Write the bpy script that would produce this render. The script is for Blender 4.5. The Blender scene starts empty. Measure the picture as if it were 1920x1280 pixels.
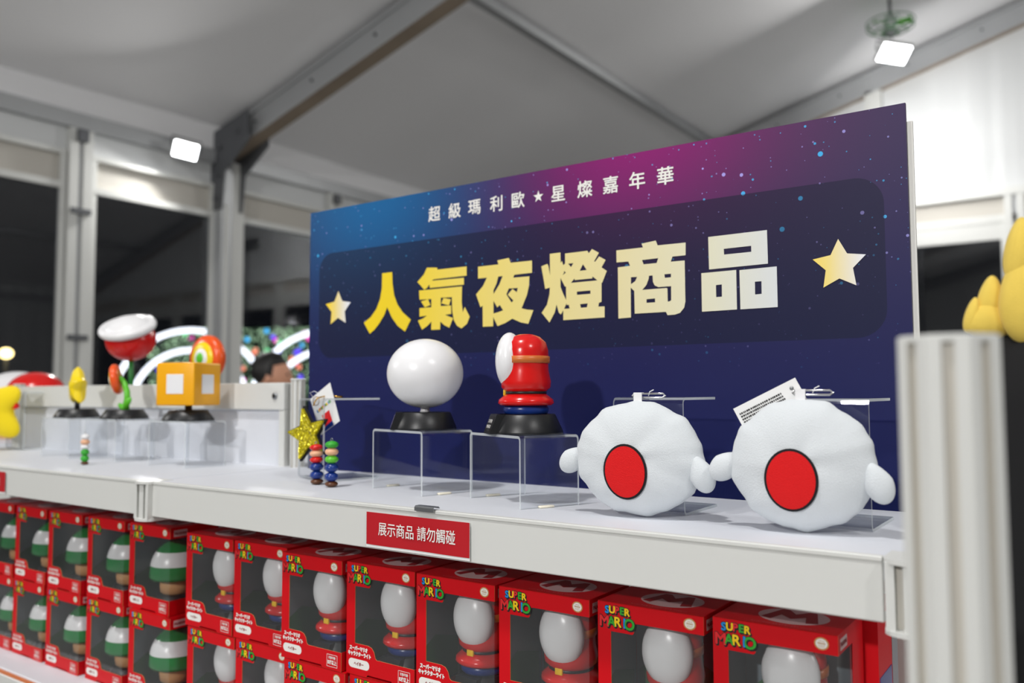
import bpy, bmesh, math, random
from mathutils import Vector, Matrix

SC = bpy.context.scene
COL = SC.collection
rnd = random.Random(7)
PI = math.pi

# ------------------------------------------------------------------ camera
# shelf top is z = 0, the shelf front is y = 0, x runs along the shelf; the floor is z = FL
FL = -1.30
CAM = Vector((1.0879, -0.6701, 0.1227))
yaw, pit, rol, FPX = 0.6146, 0.0609, -0.0034, 1565.94
fw = Vector((-math.sin(yaw) * math.cos(pit), math.cos(yaw) * math.cos(pit), math.sin(pit)))
ri = Vector((math.cos(yaw), math.sin(yaw), 0))
up = ri.cross(fw)
r2 = ri * math.cos(rol) + up * math.sin(rol)
u2 = up * math.cos(rol) - ri * math.sin(rol)
cd = bpy.data.cameras.new('camera')
cd.sensor_width = 36.0
cd.lens = FPX / 1920 * 36.0
cd.clip_start, cd.clip_end = 0.02, 120
cd.dof.use_dof = True
cd.dof.focus_distance = 0.86
cd.dof.aperture_fstop = 4.2
cam = bpy.data.objects.new('camera', cd)
COL.objects.link(cam)
cam.matrix_world = Matrix(((r2.x, u2.x, -fw.x, CAM.x), (r2.y, u2.y, -fw.y, CAM.y), (r2.z, u2.z, -fw.z, CAM.z), (0, 0, 0, 1)))
SC.camera = cam

# ------------------------------------------------------------------ world and exposure
w = bpy.data.worlds.new('night_sky')
SC.world = w
w.use_nodes = True
w.node_tree.nodes['Background'].inputs[0].default_value = (0.010, 0.012, 0.018, 1)
w.node_tree.nodes['Background'].inputs[1].default_value = 0.35
vs = SC.view_settings
vs.view_transform = 'Standard'
vs.look = 'None'
vs.gamma = 1
vs.use_curve_mapping = False
vs.exposure = -0.78
SC.cycles.transparent_max_bounces = 32
LAMP_W = 110.0      # power of one tent floodlight

# tent dimensions
XL, XR, XRIDGE = -5.343, 7.34, 1.0
YF, YB = -6.6, 9.285
ZEAVE, ZWIN = 2.19, 1.686
def zroof(x):
    x = min(x, 2 * XRIDGE - x)
    return 2.494 + 0.28 * (x - XL)

# ------------------------------------------------------------------ materials
def lin(c):
    return tuple(((v / 255) / 12.92 if v / 255 <= 0.04045 else ((v / 255 + 0.055) / 1.055) ** 2.4) for v in c) + (1,)

def mat(name, rgb, rough=0.5, metal=0.0, bump=0.0, bscale=200, var=0.0, vscale=8, spec=0.5, emit=0, sheen=0, coat=0, trans=0):
    m = bpy.data.materials.new(name)
    m.use_nodes = True
    nt = m.node_tree
    b = nt.nodes['Principled BSDF']
    b.inputs['Base Color'].default_value = lin(rgb)
    b.inputs['Roughness'].default_value = rough
    b.inputs['Metallic'].default_value = metal
    b.inputs['Specular IOR Level'].default_value = spec
    if coat: b.inputs['Coat Weight'].default_value = coat
    if sheen:
        b.inputs['Sheen Weight'].default_value = sheen
    if trans: b.inputs['Subsurface Weight'].default_value = trans; b.inputs['Subsurface Radius'].default_value = (.01, .01, .01)
    if emit:
        b.inputs['Emission Color'].default_value = lin(rgb)
        b.inputs['Emission Strength'].default_value = emit
    tc = nt.nodes.new('ShaderNodeTexCoord')
    if bump:
        n = nt.nodes.new('ShaderNodeTexNoise'); n.inputs['Scale'].default_value = bscale; n.inputs['Detail'].default_value = 3
        nt.links.new(tc.outputs['Object'], n.inputs['Vector'])
        bp = nt.nodes.new('ShaderNodeBump'); bp.inputs['Strength'].default_value = bump; bp.inputs['Distance'].default_value = 0.002
        nt.links.new(n.outputs['Fac'], bp.inputs['Height']); nt.links.new(bp.outputs['Normal'], b.inputs['Normal'])
    if var:
        n = nt.nodes.new('ShaderNodeTexNoise'); n.inputs['Scale'].default_value = vscale; n.inputs['Detail'].default_value = 4
        nt.links.new(tc.outputs['Object'], n.inputs['Vector'])
        mx = nt.nodes.new('ShaderNodeMix'); mx.data_type = 'RGBA'
        c = lin(rgb)
        mx.inputs['A'].default_value = tuple(v * (1 - var) for v in c[:3]) + (1,)
        mx.inputs['B'].default_value = tuple(min(1, v * (1 + var)) for v in c[:3]) + (1,)
        nt.links.new(n.outputs['Fac'], mx.inputs['Factor']); nt.links.new(mx.outputs['Result'], b.inputs['Base Color'])
    return m

def clear(name, tint=(250, 250, 250), gloss=0.10, rough=0.02, haze=0.0, haze_rgb=(220, 225, 230)):
    """thin clear sheet: see-through with a fresnel shine"""
    m = bpy.data.materials.new(name)
    m.use_nodes = True
    nt = m.node_tree
    nt.nodes.remove(nt.nodes['Principled BSDF'])
    out = nt.nodes['Material Output']
    t = nt.nodes.new('ShaderNodeBsdfTransparent'); t.inputs[0].default_value = lin(tint)
    g = nt.nodes.new('ShaderNodeBsdfGlossy'); g.inputs['Roughness'].default_value = rough
    # Schlick reflectance, the same from both faces of the sheet
    ge = nt.nodes.new('ShaderNodeNewGeometry')
    dt = nt.nodes.new('ShaderNodeVectorMath'); dt.operation = 'DOT_PRODUCT'
    nt.links.new(ge.outputs['Normal'], dt.inputs[0]); nt.links.new(ge.outputs['Incoming'], dt.inputs[1])
    def mth(op, a, b_):
        q = nt.nodes.new('ShaderNodeMath'); q.operation = op; q.use_clamp = op == 'MULTIPLY'
        for i, k in enumerate((a, b_)):
            if k is None: continue
            if isinstance(k, (int, float)): q.inputs[i].default_value = k
            else: nt.links.new(k, q.inputs[i])
        return q.outputs[0]
    f5 = mth('POWER', mth('SUBTRACT', 1.0, mth('ABSOLUTE', dt.outputs['Value'], None)), 5.0)
    mu = nt.nodes.new('ShaderNodeMath'); mu.operation = 'MULTIPLY'; mu.use_clamp = True; mu.inputs[1].default_value = gloss * 10
    nt.links.new(mth('ADD', mth('MULTIPLY', f5, 0.96), 0.04), mu.inputs[0])
    mx = nt.nodes.new('ShaderNodeMixShader')
    nt.links.new(mu.outputs[0], mx.inputs[0]); nt.links.new(t.outputs[0], mx.inputs[1]); nt.links.new(g.outputs[0], mx.inputs[2])
    last = mx
    if haze:
        d = nt.nodes.new('ShaderNodeBsdfDiffuse'); d.inputs[0].default_value = lin(haze_rgb)
        m2 = nt.nodes.new('ShaderNodeMixShader'); m2.inputs[0].default_value = haze
        nt.links.new(mx.outputs[0], m2.inputs[1]); nt.links.new(d.outputs[0], m2.inputs[2])
        last = m2
    nt.links.new(last.outputs[0], out.inputs[0])
    return m

M = {}
M['white_metal'] = mat('white_metal', (212, 213, 210), 0.42, var=0.02, vscale=3)
M['white_board'] = mat('white_board', (216, 219, 226), 0.5, var=0.015, vscale=6)
M['cream_panel'] = mat('cream_panel', (222, 221, 216), 0.5)
M['slot_dark'] = mat('slot_dark', (198, 194, 185), 0.6)
M['steel'] = mat('steel', (150, 153, 156), 0.35, 0.85)
M['chrome'] = mat('chrome', (220, 220, 222), 0.15, 1.0)
M['gold'] = mat('gold', (205, 160, 80), 0.25, 1.0)
M['black'] = mat('black', (20, 21, 24), 0.38)
M['black_cloth'] = mat('black_cloth', (14, 14, 17), 0.9, bump=0.3, bscale=600)
M['carton_red'] = mat('carton_red', (206, 8, 22), 0.45, spec=0.22)
M['carton_edge'] = mat('carton_edge', (214, 150, 96), 0.7)
M['carton_grey'] = mat('carton_grey', (150, 150, 155), 0.6)
M['print_white'] = mat('print_white', (238, 236, 232), 0.5)
M['print_shaded_white'] = mat('print_shaded_white', (214, 178, 178), 0.5)  # white box print with the shade under the shelf mixed into its colour
M['print_black'] = mat('print_black', (18, 16, 18), 0.5)
M['print_blue'] = mat('print_blue', (20, 140, 220), 0.45)
M['print_yellow'] = mat('print_yellow', (250, 205, 10), 0.45)
M['print_redl'] = mat('print_red', (226, 34, 40), 0.45)
M['print_green'] = mat('print_green', (50, 165, 45), 0.45)
M['print_brown'] = mat('print_brown', (120, 70, 40), 0.5)
M['print_gold'] = mat('print_gold', (196, 150, 90), 0.5)
M['print_dkred'] = mat('print_dark_red', (150, 10, 20), 0.5)
M['paper'] = mat('paper', (236, 236, 236), 0.6)
M['sign_red'] = mat('sign_red', (182, 8, 26), 0.5)
M['lamp_white'] = mat('lamp_white', (236, 236, 238), 0.28, trans=0.1)
M['red_plastic'] = mat('red_plastic', (214, 22, 20), 0.22)
M['orange_plastic'] = mat('orange_plastic', (205, 110, 45), 0.35)
M['flame_plastic'] = mat('flame_plastic', (238, 88, 26), 0.28)
M['yellow_plastic'] = mat('yellow_plastic', (244, 214, 16), 0.3)
M['amber_plastic'] = mat('amber_plastic', (243, 172, 8), 0.35)
M['blue_plastic'] = mat('blue_plastic', (20, 52, 130), 0.28)
M['green_plastic'] = mat('green_plastic', (20, 128, 60), 0.24)
M['leaf_plastic'] = mat('leaf_plastic', (92, 190, 40), 0.35)
M['stem_plastic'] = mat('stem_plastic', (20, 120, 40), 0.35)
M['tan_plastic'] = mat('tan_plastic', (222, 170, 118), 0.35)
M['peach_plastic'] = mat('peach_plastic', (232, 178, 140), 0.4)
M['brown_plastic'] = mat('brown_plastic', (92, 52, 24), 0.35)
M['plush_white'] = mat('plush_white', (214, 219, 223), 0.95, bump=0.35, bscale=900, sheen=0.15)
M['plush_yellow'] = mat('plush_yellow', (246, 218, 20), 0.95, bump=0.35, bscale=900, sheen=0.15)
M['plush_pale_yellow'] = mat('plush_pale_yellow', (236, 205, 92), 0.95, bump=0.5, bscale=500, sheen=0.15, var=0.1, vscale=30)
M['felt_red'] = mat('felt_red', (222, 8, 14), 0.9, bump=0.5, bscale=1200)
M['felt_black'] = mat('felt_black', (20, 20, 26), 0.9, bump=0.4, bscale=1200)
M['ribbon'] = mat('ribbon', (240, 240, 242), 0.8, bump=0.3, bscale=1500)
M['acrylic'] = clear('acrylic', (250, 251, 252), 0.10)
M['acrylic_edge'] = clear('acrylic_edge', (235, 240, 242), 0.12, 0.1, 0.55, (225, 230, 232))
M['film'] = clear('plastic_film', (246, 247, 247), 0.14, 0.06, 0.04)
M['pane'] = clear('window_glass', (232, 234, 237), 0.20, 0.04)
M['tent_white'] = mat('tent_white', (214, 216, 217), 0.75, var=0.02, vscale=1.2)
M['tent_roof'] = mat('tent_roof', (236, 236, 238), 0.8, var=0.03, vscale=0.8)
M['tent_cream'] = mat('tent_cream', (196, 192, 184), 0.7)
M['alu'] = mat('aluminium', (176, 178, 180), 0.4, 0.35, var=0.05, vscale=5)
M['alu_dark'] = mat('dark_steel', (96, 98, 102), 0.5, 0.3, var=0.15, vscale=6)
M['brown_under'] = mat('brown_underside', (142, 128, 112), 0.6, var=0.3, vscale=3)  # mottled brown for the rafter undersides
M['floor'] = mat('floor_vinyl', (166, 165, 163), 0.6, var=0.08, vscale=2)
M['ground'] = mat('asphalt', (38, 38, 40), 0.9, var=0.2, vscale=3)
M['hedge'] = mat('hedge_leaf', (40, 84, 44), 0.6, var=0.3, vscale=4)
M['skin'] = mat('skin', (206, 150, 122), 0.55)
M['hair'] = mat('hair', (16, 14, 14), 0.45, bump=0.6, bscale=300)
M['jacket'] = mat('dark_jacket', (34, 36, 44), 0.85)
M['led_white'] = mat('led_white', (250, 252, 255), emit=30)
M['tube_white'] = mat('tube_light_white', (248, 250, 255), emit=6)
M['street'] = mat('street_lamp_glow', (255, 226, 150), emit=14)
M['led_mini'] = mat('mini_led', (200, 236, 190), emit=5)
for k, c in dict(pink=(255, 60, 190), violet=(110, 80, 255), cyan=(60, 190, 255), mint=(120, 230, 150), coral=(255, 140, 110)).items():
    M['bulb_' + k] = mat('bulb_' + k, c, emit=3.0)

# ------------------------------------------------------------------ mesh helpers
class MB:
    def __init__(s):
        s.v, s.f, s.m, s.s = [], [], [], []
    def add(s, vs, fs, m=0, smooth=False, T=None):
        o = len(s.v)
        s.v += [tuple(T @ Vector(p)) if T is not None else tuple(p) for p in vs]
        for i, f in enumerate(fs):
            s.f.append(tuple(o + k for k in f))
            s.m.append(m[i] if isinstance(m, (list, tuple)) else m)
            s.s.append(smooth)
        return s
    def box(s, x0, x1, y0, y1, z0, z1, m=0, T=None):
        v = [(x0, y0, z0), (x1, y0, z0), (x1, y1, z0), (x0, y1, z0), (x0, y0, z1), (x1, y0, z1), (x1, y1, z1), (x0, y1, z1)]
        return s.add(v, [(0, 3, 2, 1), (4, 5, 6, 7), (0, 1, 5, 4), (1, 2, 6, 5), (2, 3, 7, 6), (3, 0, 4, 7)], m, False, T)
    def rbox(s, x0, x1, y0, y1, z0, z1, r, m=0, seg=2, T=None):
        bm = bmesh.new()
        bmesh.ops.create_cube(bm, size=1)
        for q in bm.verts:
            q.co = Vector(((x0 + x1) / 2 + q.co.x * (x1 - x0), (y0 + y1) / 2 + q.co.y * (y1 - y0), (z0 + z1) / 2 + q.co.z * (z1 - z0)))
        bmesh.ops.bevel(bm, geom=bm.edges[:] + bm.verts[:], offset=r, segments=seg, profile=0.5, affect='EDGES')
        bm.verts.index_update()
        s.add([q.co[:] for q in bm.verts], [[q.index for q in f.verts] for f in bm.faces], m, seg > 1, T)
        bm.free()
        return s
    def lathe(s, prof, seg=32, m=0, T=None, smooth=True, sx=1, sy=1):
        """prof: (r, z) bottom to top; m may be one index per band"""
        n = len(prof)
        vs, fs, ms = [], [], []
        for r, z in prof:
            for k in range(seg):
                a = 2 * PI * k / seg
                vs.append((r * sx * math.cos(a), r * sy * math.sin(a), z))
        for i in range(n - 1):
            for k in range(seg):
                k2 = (k + 1) % seg
                fs.append((i * seg + k, i * seg + k2, (i + 1) * seg + k2, (i + 1) * seg + k))
                ms.append(m[i] if isinstance(m, (list, tuple)) else m)
        fs.append(tuple(reversed(range(seg)))); ms.append(m[0] if isinstance(m, (list, tuple)) else m)
        fs.append(tuple((n - 1) * seg + k for k in range(seg))); ms.append(m[-1] if isinstance(m, (list, tuple)) else m)
        return s.add(vs, fs, ms, smooth, T)
    def ell(s, c, r, m=0, nu=24, nv=14, T=None, f=None):
        vs, fs = [], []
        for j in range(1, nv):
            t = PI * j / nv
            for i in range(nu):
                a = 2 * PI * i / nu
                d = Vector((math.sin(t) * math.cos(a), math.sin(t) * math.sin(a), math.cos(t)))
                if f: d = f(d)
                vs.append((c[0] + r[0] * d.x, c[1] + r[1] * d.y, c[2] + r[2] * d.z))
        top = len(vs)
        dt, db = Vector((0, 0, 1)), Vector((0, 0, -1))
        if f: dt, db = f(dt), f(db)
        vs += [(c[0] + r[0] * dt.x, c[1] + r[1] * dt.y, c[2] + r[2] * dt.z), (c[0] + r[0] * db.x, c[1] + r[1] * db.y, c[2] + r[2] * db.z)]
        for j in range(nv - 2):
            for i in range(nu):
                i2 = (i + 1) % nu
                fs.append((j * nu + i, (j + 1) * nu + i, (j + 1) * nu + i2, j * nu + i2))
        for i in range(nu):
            i2 = (i + 1) % nu
            fs.append((top, i, i2)); fs.append((top + 1, (nv - 2) * nu + i2, (nv - 2) * nu + i))
        return s.add(vs, fs, m, True, T)
    def tube(s, pts, r, seg=10, m=0, closed=False, T=None):
        pts = [Vector(p) for p in pts]
        n = len(pts)
        vs, fs = [], []
        prev = None
        for i, p in enumerate(pts):
            a = pts[(i - 1) % n] if (closed or i > 0) else p
            b = pts[(i + 1) % n] if (closed or i < n - 1) else p
            d = (b - a).normalized()
            x = d.orthogonal().normalized() if prev is None else (prev - d * prev.dot(d)).normalized()
            prev = x
            y = d.cross(x)
            rr = r[i] if isinstance(r, (list, tuple)) else r
            for k in range(seg):
                t = 2 * PI * k / seg
                vs.append(p + x * (rr * math.cos(t)) + y * (rr * math.sin(t)))
        for i in range(n if closed else n - 1):
            j = (i + 1) % n
            for k in range(seg):
                k2 = (k + 1) % seg
                fs.append((i * seg + k, i * seg + k2, j * seg + k2, j * seg + k))
        if not closed:
            fs.append(tuple(reversed(range(seg)))); fs.append(tuple((n - 1) * seg + k for k in range(seg)))
        return s.add(vs, fs, m, True, T)
    def prism(s, poly, z0, z1, m=0, ms=None, T=None):
        """poly: (x, y) ring counter-clockwise, extruded z0..z1"""
        n = len(poly)
        vs = [(x, y, z0) for x, y in poly] + [(x, y, z1) for x, y in poly]
        fs = [tuple(reversed(range(n))), tuple(range(n, 2 * n))] + [(i, (i + 1) % n, n + (i + 1) % n, n + i) for i in range(n)]
        return s.add(vs, fs, [m, m] + [m if ms is None else ms] * n, False, T)
    def sheet(s, path, t, depth, m=0, me=1, T=None):
        """bent sheet: path of (a, z) extruded along the third axis; cut edges take me"""
        P = [Vector((a, b)) for a, b in path]
        n = len(P)
        L = []
        for i in range(n):
            d = (P[min(i + 1, n - 1)] - P[max(i - 1, 0)]).normalized()
            nn = Vector((-d.y, d.x))
            L.append((P[i] + nn * (t / 2), P[i] - nn * (t / 2)))
        vs = []
        for a, b in L:
            vs += [(a.x, 0, a.y), (b.x, 0, b.y), (a.x, depth, a.y), (b.x, depth, b.y)]
        fs, mm = [], []
        for i in range(n - 1):
            o, q = 4 * i, 4 * i + 4
            fs += [(o, q, q + 2, o + 2), (o + 1, o + 3, q + 3, q + 1)]; mm += [m, m]
            fs += [(o, o + 1, q + 1, q), (o + 2, q + 2, q + 3, o + 3)]; mm += [me, me]
        fs += [(0, 2, 3, 1), (4 * n - 4, 4 * n - 3, 4 * n - 1, 4 * n - 2)]; mm += [me, me]
        return s.add(vs, fs, mm, False, T)
    def mesh(s, name, mats):
        me = bpy.data.meshes.new(name)
        me.from_pydata(s.v, [], s.f)
        for q in mats: me.materials.append(M[q])
        me.polygons.foreach_set('material_index', s.m)
        me.polygons.foreach_set('use_smooth', s.s)
        me.update()
        return me
    def build(s, name, mats, parent=None, loc=(0, 0, 0), rot=(0, 0, 0)):
        if isinstance(mats, str): mats = [mats]
        return link(name, s.mesh(name, mats), parent, loc, rot)

def link(name, me, parent=None, loc=(0, 0, 0), rot=(0, 0, 0)):
    o = bpy.data.objects.new(name, me)
    COL.objects.link(o)
    o.parent = parent
    o.location = loc
    o.rotation_euler = rot
    return o

def tag(o, label, cat, group=None):
    o['label'] = label
    o['category'] = cat
    if group: o['group'] = group
    return o

def thing(name, label, cat, loc=(0, 0, 0), rz=0, group=None):
    o = bpy.data.objects.new(name, None)
    o.empty_display_size = 0.03
    COL.objects.link(o)
    o.location = loc
    o.rotation_euler = (0, 0, rz)
    return tag(o, label, cat, group)

def struct(o):
    o['kind'] = 'structure'
    return o

def copy_tree(o, parent=None):
    c = o.copy()
    COL.objects.link(c)
    c.parent = parent
    for ch in list(o.children):
        copy_tree(ch, c)
    return c

def curve_mesh(cu, name, mats):
    o = bpy.data.objects.new('tmp', cu)
    COL.objects.link(o)
    bpy.context.view_layer.update()
    dg = bpy.context.evaluated_depsgraph_get()
    me = bpy.data.meshes.new_from_object(o.evaluated_get(dg))
    bpy.data.objects.remove(o)
    bpy.data.curves.remove(cu)
    me.name = name
    me.materials.clear()
    for q in mats: me.materials.append(M[q])
    return me

def rings_mesh(rings, name, mats, ext=0.0):
    """flat filled polygons (later rings inside earlier ones become holes), in the XY plane"""
    cu = bpy.data.curves.new(name, 'CURVE')
    cu.dimensions = '2D'
    cu.fill_mode = 'BOTH'
    cu.extrude = ext
    for r in rings:
        sp = cu.splines.new('POLY')
        sp.points.add(len(r) - 1)
        for p, (x, y) in zip(sp.points, r): p.co = (x, y, 0, 1)
        sp.use_cyclic_u = True
    return curve_mesh(cu, name, mats)

def glyphs(body, size, sx=1.0):
    """text as flat triangles centred on the origin: list of verts, faces"""
    cu = bpy.data.curves.new('glyphs', 'FONT')
    cu.body = body
    cu.size = size
    cu.align_x, cu.align_y = 'CENTER', 'CENTER'
    cu.resolution_u = 3
    me = curve_mesh(cu, 'glyphs', [])
    v = [(p.co.x * sx, p.co.y) for p in me.vertices]
    f = [tuple(p.vertices) for p in me.polygons]
    bpy.data.meshes.remove(me)
    if v:
        x0, x1 = min(p[0] for p in v), max(p[0] for p in v)
        y0, y1 = min(p[1] for p in v), max(p[1] for p in v)
        v = [(p[0] - (x0 + x1) / 2, p[1] - (y0 + y1) / 2) for p in v]
    return v, f

def put_text(mb, body, size, cx, cy, bold=0.0, m=0, z=0.0, sx=1.0, n=6, width=None, rot=0.0):
    """adds lettering to mb in the XY plane; bold thickens it by overlaid shifted copies"""
    v, f = glyphs(body, size, sx)
    if width:
        ww = max(p[0] for p in v) - min(p[0] for p in v)
        v = [(p[0] * width / ww, p[1]) for p in v]
    ca, sa = math.cos(rot), math.sin(rot)
    v = [(p[0] * ca - p[1] * sa, p[0] * sa + p[1] * ca) for p in v]
    offs = [(0, 0)] + ([(bold * math.cos(2 * PI * k / n), bold * math.sin(2 * PI * k / n)) for k in range(n)] if bold else [])
    for i, (dx, dy) in enumerate(offs):
        mb.add([(p[0] + cx + dx, p[1] + cy + dy, z - i * 1.5e-5) for p in v], f, m)

UPR = (PI / 2, 0, 0)        # turns an XY print upright, facing -y

def area_light(name, parent, loc, direction, size, power, color=(1, 1, 1), spread=PI):
    ld = bpy.data.lights.new(name, 'AREA')
    ld.shape = 'RECTANGLE'
    ld.size, ld.size_y = size
    ld.energy = power
    ld.color = color
    ld.spread = spread
    o = bpy.data.objects.new(name, ld)
    COL.objects.link(o)
    o.parent = parent
    o.location = loc
    o.rotation_euler = Vector(direction).to_track_quat('-Z', 'Y').to_euler()
    return o

# ================================================================== the tent (setting)
def grid(nx, ny, fn):
    vs = [fn(i / nx, j / ny) for j in range(ny + 1) for i in range(nx + 1)]
    fs = [(j * (nx + 1) + i, j * (nx + 1) + i + 1, (j + 1) * (nx + 1) + i + 1, (j + 1) * (nx + 1) + i) for j in range(ny) for i in range(nx)]
    return vs, fs

struct(MB().box(XL, XR, YF, YB, FL - 0.1, FL).build('floor', 'floor'))
RAFT = [-6.58, -1.33, 3.93, 9.2]
def sag(y):
    for a, b in zip(RAFT[:-1], RAFT[1:]):
        if a <= y <= b: return 0.05 * math.sin(PI * (y - a) / (b - a))
    return 0
roof = MB()
v, f = grid(24, 40, lambda s, t: (XL - 0.1 + s * (XR - XL + 0.2), YF + t * (YB - YF), zroof(XL + s * (XR - XL)) - sag(YF + t * (YB - YF))))
roof.add(v, [tuple(reversed(q)) for q in f], 0, True)
roof.add([(a, b, c + 0.03) for a, b, c in v], f, 0, True)
struct(roof.build('ceiling', 'tent_roof'))

# steel frame: rafters, posts with gusset plates, eave rails, purlins
def beam_x(mb, x0, x1, y0, y1, drop0, drop1, m=0, mu=None):
    """sloped beam under the roof between x0 and x1"""
    vs = []
    for x in (x0, x1):
        for y in (y0, y1):
            vs += [(x, y, zroof(x) - drop1), (x, y, zroof(x) - drop0)]
    fs = [(0, 1, 3, 2), (4, 6, 7, 5), (0, 4, 5, 1), (2, 3, 7, 6), (1, 5, 7, 3), (0, 2, 6, 4)]
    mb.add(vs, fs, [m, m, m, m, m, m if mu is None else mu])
n = 0
for y in RAFT:
    n += 1
    mb = MB()
    for xa, xb in ((XL, XRIDGE), (XRIDGE, XR)):
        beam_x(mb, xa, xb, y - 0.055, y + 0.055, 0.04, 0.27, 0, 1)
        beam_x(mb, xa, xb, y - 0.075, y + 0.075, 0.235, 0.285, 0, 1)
        beam_x(mb, xa, xb, y - 0.075, y + 0.075, 0.035, 0.07, 0, 0)
    rt = struct(mb.build('trim_%d' % n, ['alu', 'brown_under']))
    bm_ = MB()
    for k in range(9):
        x = XL + 0.5 + k * 0.72
        bm_.lathe([(0.014, 0), (0.014, 0.012)], 8, 0, Matrix.Translation((x, y - 0.055, zroof(x) - 0.15)) @ Matrix.Rotation(PI / 2, 4, 'X'))
    bm_.build('bolts', ['alu_dark'], rt)
    for side in (XL, XR):
        n += 1
        sgn = 1 if side == XL else -1
        mb = MB()
        mb.box(side + sgn * 0.0, side + sgn * 0.15, y - 0.13, y - 0.02, FL, zroof(side) - 0.05, 0)
        mb.box(side + sgn * 0.0, side + sgn * 0.13, y - 0.02, y + 0.12, FL, ZEAVE, 1)
        mb.box(side + sgn * 0.15, side + sgn * 0.158, y - 0.10, y - 0.06, FL, ZEAVE - 0.4, 1)
        pt = struct(mb.build('trim_%d' % n, ['alu', 'white_metal']))
        g = MB()
        z0 = zroof(side)
        poly = [(0.0, z0 - 0.75), (0.16, z0 - 0.75), (0.2, z0 - 0.42), (0.52, z0 - 0.20), (0.50, z0 + 0.08), (0.0, z0 - 0.05)]
        T = Matrix(((sgn, 0, 0, side), (0, 0, 1, y), (0, 1, 0, 0), (0, 0, 0, 1)))
        g.prism(poly, -0.14, -0.128, 0, None, T)
        g.prism(poly, 0.07, 0.082, 0, None, T)
        for a, b in ((0.08, z0 - 0.65), (0.1, z0 - 0.45), (0.12, z0 - 0.2), (0.38, z0 - 0.1)):
            g.lathe([(0.018, 0), (0.018, 0.02)], 8, 0, Matrix.Translation((side + sgn * a, y - 0.14, b)) @ Matrix.Rotation(PI / 2, 4, 'X'))
        g.build('gusset_plate', ['alu_dark'], pt)
for x in (-2.72, XRIDGE, 4.72):
    n += 1
    struct(MB().box(x - 0.04, x + 0.04, YF, YB, zroof(x) - 0.12, zroof(x) - 0.045).build('trim_%d' % n, 'alu'))
for side, sgn in ((XL, 1), (XR, -1)):
    n += 1
    mb = MB()
    mb.box(side, side + sgn * 0.06, YF, YB, ZEAVE - 0.02, ZEAVE + 0.1, 0)
    mb.box(side - 0.01, side + sgn * 0.03, YF, YB, ZEAVE + 0.1, zroof(side) + 0.02, 1)
    struct(mb.build('trim_%d' % n, ['alu', 'tent_roof']))

# left wall: a fabric valance over a run of glazed bays
YS = [-6.6, -5.26, -3.95, -2.64, -1.33, -0.02, 1.29, 2.60, 3.91, 5.22, 6.53, 7.84, 9.22]
wl = MB()
wl.box(XL - 0.02, XL, YF, YB, 1.97, ZEAVE + 0.0, 0)
wl.box(XL - 0.02, XL - 0.005, YF, YB, ZWIN + 0.04, 1.97, 1)
wl = struct(wl.build('wall_left', ['tent_white', 'tent_cream']))
for y in YS:
    if y in (-1.33, 3.91, 9.22, -6.6): continue
    mb = MB()
    mb.box(XL, XL + 0.07, y - 0.09, y - 0.02, FL, 2.16, 0)
    mb.box(XL, XL + 0.07, y + 0.02, y + 0.09, FL, 2.16, 0)
    mb.box(XL, XL + 0.05, y - 0.02, y + 0.02, FL, 2.16, 1)
    p_ = mb.build('mullion', ['white_metal', 'alu'], wl)
    for z in (0.55, 1.52):
        MB().box(XL + 0.05, XL + 0.095, y - 0.075, y + 0.075, z - 0.02, z + 0.02).build('clamp', ['alu_dark'], p_)
    MB().box(XL + 0.02, XL + 0.11, y - 0.045, y + 0.035, 2.06, 2.15).build('hanger_bracket', ['alu_dark'], wl)
nw = 0
for a, b in zip(YS[:-1], YS[1:]):
    nw += 1
    y0, y1 = a + 0.10, b - 0.10
    wi = bpy.data.objects.new('window_%d' % nw, None); COL.objects.link(wi); struct(wi)
    fr = MB()
    fr.box(XL, XL + 0.045, y0, y1, ZWIN, ZWIN + 0.05)
    fr.box(XL, XL + 0.045, y0, y1, 1.95, 1.985)
    fr.box(XL, XL + 0.045, y0, y1, FL, FL + 0.08)
    fr.box(XL, XL + 0.04, y0, y0 + 0.04, FL, 1.97)
    fr.box(XL, XL + 0.04, y1 - 0.04, y1, FL, 1.97)
    fr.build('window_frame', ['white_metal'], wi)
    MB().box(XL + 0.012, XL + 0.018, y0 + 0.04, y1 - 0.04, FL + 0.08, ZWIN).build('pane', ['pane'], wi)

# back gable wall: bright fabric above, a rail, then glazed bays
gw = MB()
def gab(s, t):
    x = XL + s * (XR - XL)
    fold = 0.007 * math.sin(x * 21) + 0.008 * math.sin(x * 9.3 + 1) + 0.003 * math.sin(x * 43)
    return (x, YB - 0.05 - fold * (0.35 + 0.65 * (1 - t)), ZEAVE + t * (zroof(x) - ZEAVE - 0.03))
v, f = grid(420, 6, gab)
gw.add(v, f, 0, True)
gw.box(XL, XR, YB - 0.02, YB, 1.93, ZEAVE + 0.02, 1)
gw = struct(gw.build('wall_back', ['tent_white', 'tent_cream']))
mb = MB()
mb.box(XL, XR, YB - 0.11, YB - 0.04, 2.13, 2.21, 0)
mb.box(XL, XR, YB - 0.07, YB - 0.02, 1.86, 1.94, 0)
mb.build('rail', ['white_metal'], gw)
for k in range(-3, 5):
    x = 0.42 + 1.585 * k
    if not XL + 0.2 < x < XR - 0.2: continue
    mb = MB()
    mb.box(x - 0.09, x - 0.02, YB - 0.1, YB, FL, 2.13, 0)
    mb.box(x + 0.02, x + 0.09, YB - 0.1, YB, FL, 2.13, 0)
    mb.box(x - 0.02, x + 0.02, YB - 0.07, YB, FL, 2.13, 1)
    mb.build('mullion', ['white_metal', 'alu'], gw)
MB().box(-0.97, -0.80, YB - 0.16, YB - 0.06, 2.21, zroof(-0.9) - 0.27).build('gable_post', ['white_metal'], gw)
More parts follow.
